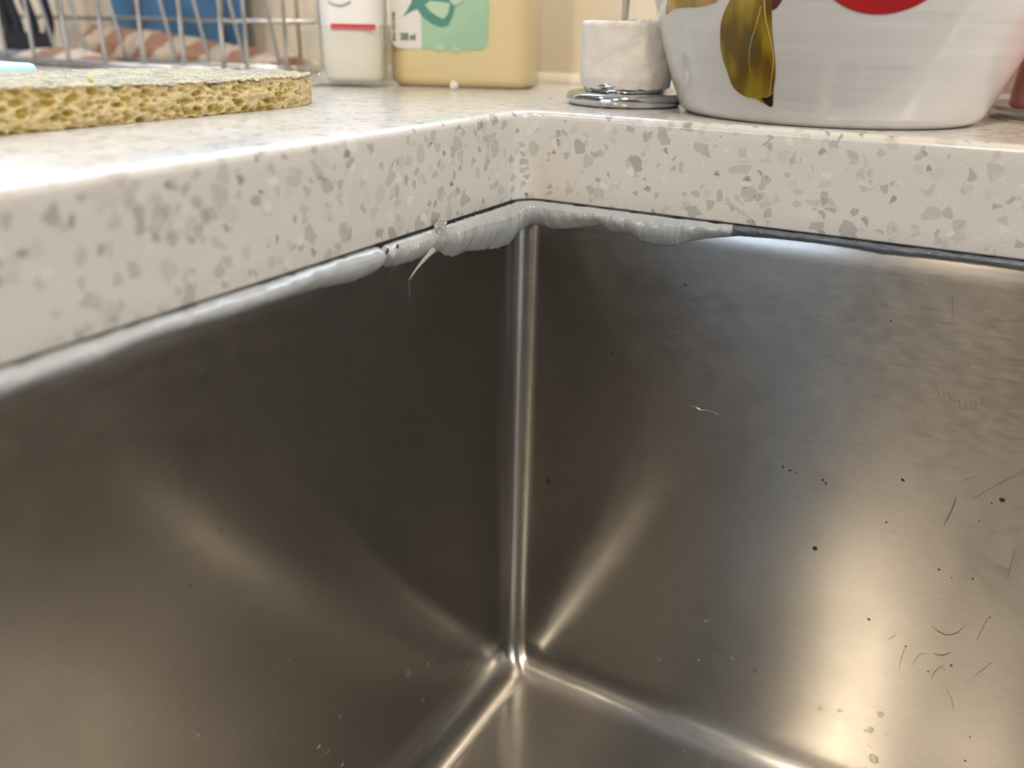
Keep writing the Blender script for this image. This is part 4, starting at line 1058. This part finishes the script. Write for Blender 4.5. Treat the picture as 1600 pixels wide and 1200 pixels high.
tube('handle', [(-0.001, 0, 0.088), (-0.001, 0.004, 0.13), (-0.001, 0.012, 0.20)], [0.004, 0.0045, 0.006], M['blackp'], ut, 12)
dish = thing('drip_dish', 'low bluish grey plastic dish under the black turner', 'dish', (-0.452, 0.0985, 0.0))
ring_loft('dish_wall', [(-0.020, -0.009, 0.020, 0.009, 0.006, 0.0), (-0.0225, -0.0115, 0.0225, 0.0115, 0.007, 0.0050), (-0.0215, -0.0105, 0.0215, 0.0105, 0.006, 0.0052), (-0.019, -0.008, 0.019, 0.008, 0.005, 0.0018)], simple('grey_plastic', (0.22, 0.25, 0.28), 0.4), dish)

# small clear lid between sponge and rack
ld = thing('clear_lid', 'small round clear plastic disc between the sponge and the dish rack', 'disc', (-0.206, 0.036, 0))
lathe('lid_wall', [(0.0001, 0.0072), (0.0085, 0.0072), (0.0094, 0.0064), (0.0098, 0.0), (0.0090, 0.0), (0.0086, 0.0060), (0.0001, 0.0064)], M['clear'], ld, 48)

# pink beaker in a clear dish at the far right
M['pink'] = simple('pink_plastic', (0.80, 0.24, 0.20), 0.15, 0.0, Transmission_Weight=0.35, IOR=1.4)
pk = thing('pink_beaker', 'translucent salmon pink plastic beaker at the far right behind the bowl', 'beaker', (0.1800, 0.0960, 0.0032))
pr = [(0.0001, 0.0), (0.0335, 0.0), (0.035, 0.0012)] + [(0.035 - 0.004 * t, 0.0012 + 0.085 * t) for t in np.linspace(0.02, 1, 20)] + [(0.0300, 0.0866), (0.0292, 0.086)] + [(0.0330 - 0.004 * t, 0.003 + 0.083 * t) for t in np.linspace(1, 0.0, 10)] + [(0.0001, 0.003)]
lathe('beaker_wall', pr, M['pink'], pk, 72)
cd = thing('clear_saucer', 'clear plastic saucer under the pink beaker', 'saucer', (0.1800, 0.0960, 0.0))
lathe('saucer_wall', [(0.0001, 0.0), (0.040, 0.0), (0.0430, 0.0045), (0.0422, 0.0048), (0.0395, 0.0030), (0.0001, 0.0030)], M['clear'], cd, 72)

# ------------------------------------------------------------------ ordinal labels for droplets and specks that look alike
from bpy_extras.object_utils import world_to_camera_view
bpy.context.view_layer.update()
ORD = ['leftmost', 'second', 'third', 'fourth', 'fifth', 'sixth', 'seventh', 'eighth', 'ninth', 'tenth', 'eleventh', 'twelfth', 'thirteenth', 'fourteenth', 'fifteenth', 'sixteenth', 'seventeenth', 'eighteenth', 'nineteenth', 'twentieth']
TENS = 'twenty-'
fam = {}
for o in scene.objects:
    if o.name.split('.')[0] in ('water_droplet', 'food_speck') and 'group' in o: fam.setdefault(o['group'], []).append(o)
for g, L in fam.items():
    L.sort(key=lambda o: world_to_camera_view(scene, cam, o.matrix_world.translation).x)
    for i, o in enumerate(L):
        w_ = ORD[i] if i < 20 else TENS + ORD[i - 20].replace('leftmost', 'first')
        noun = g.replace('black specks', 'small black specks').replace('water droplets', 'small water droplets')
        o['label'] = ('leftmost of the ' + noun) if i == 0 else (('rightmost of the ' + noun) if i == len(L) - 1 else (w_ + ' from the left of the ' + noun))
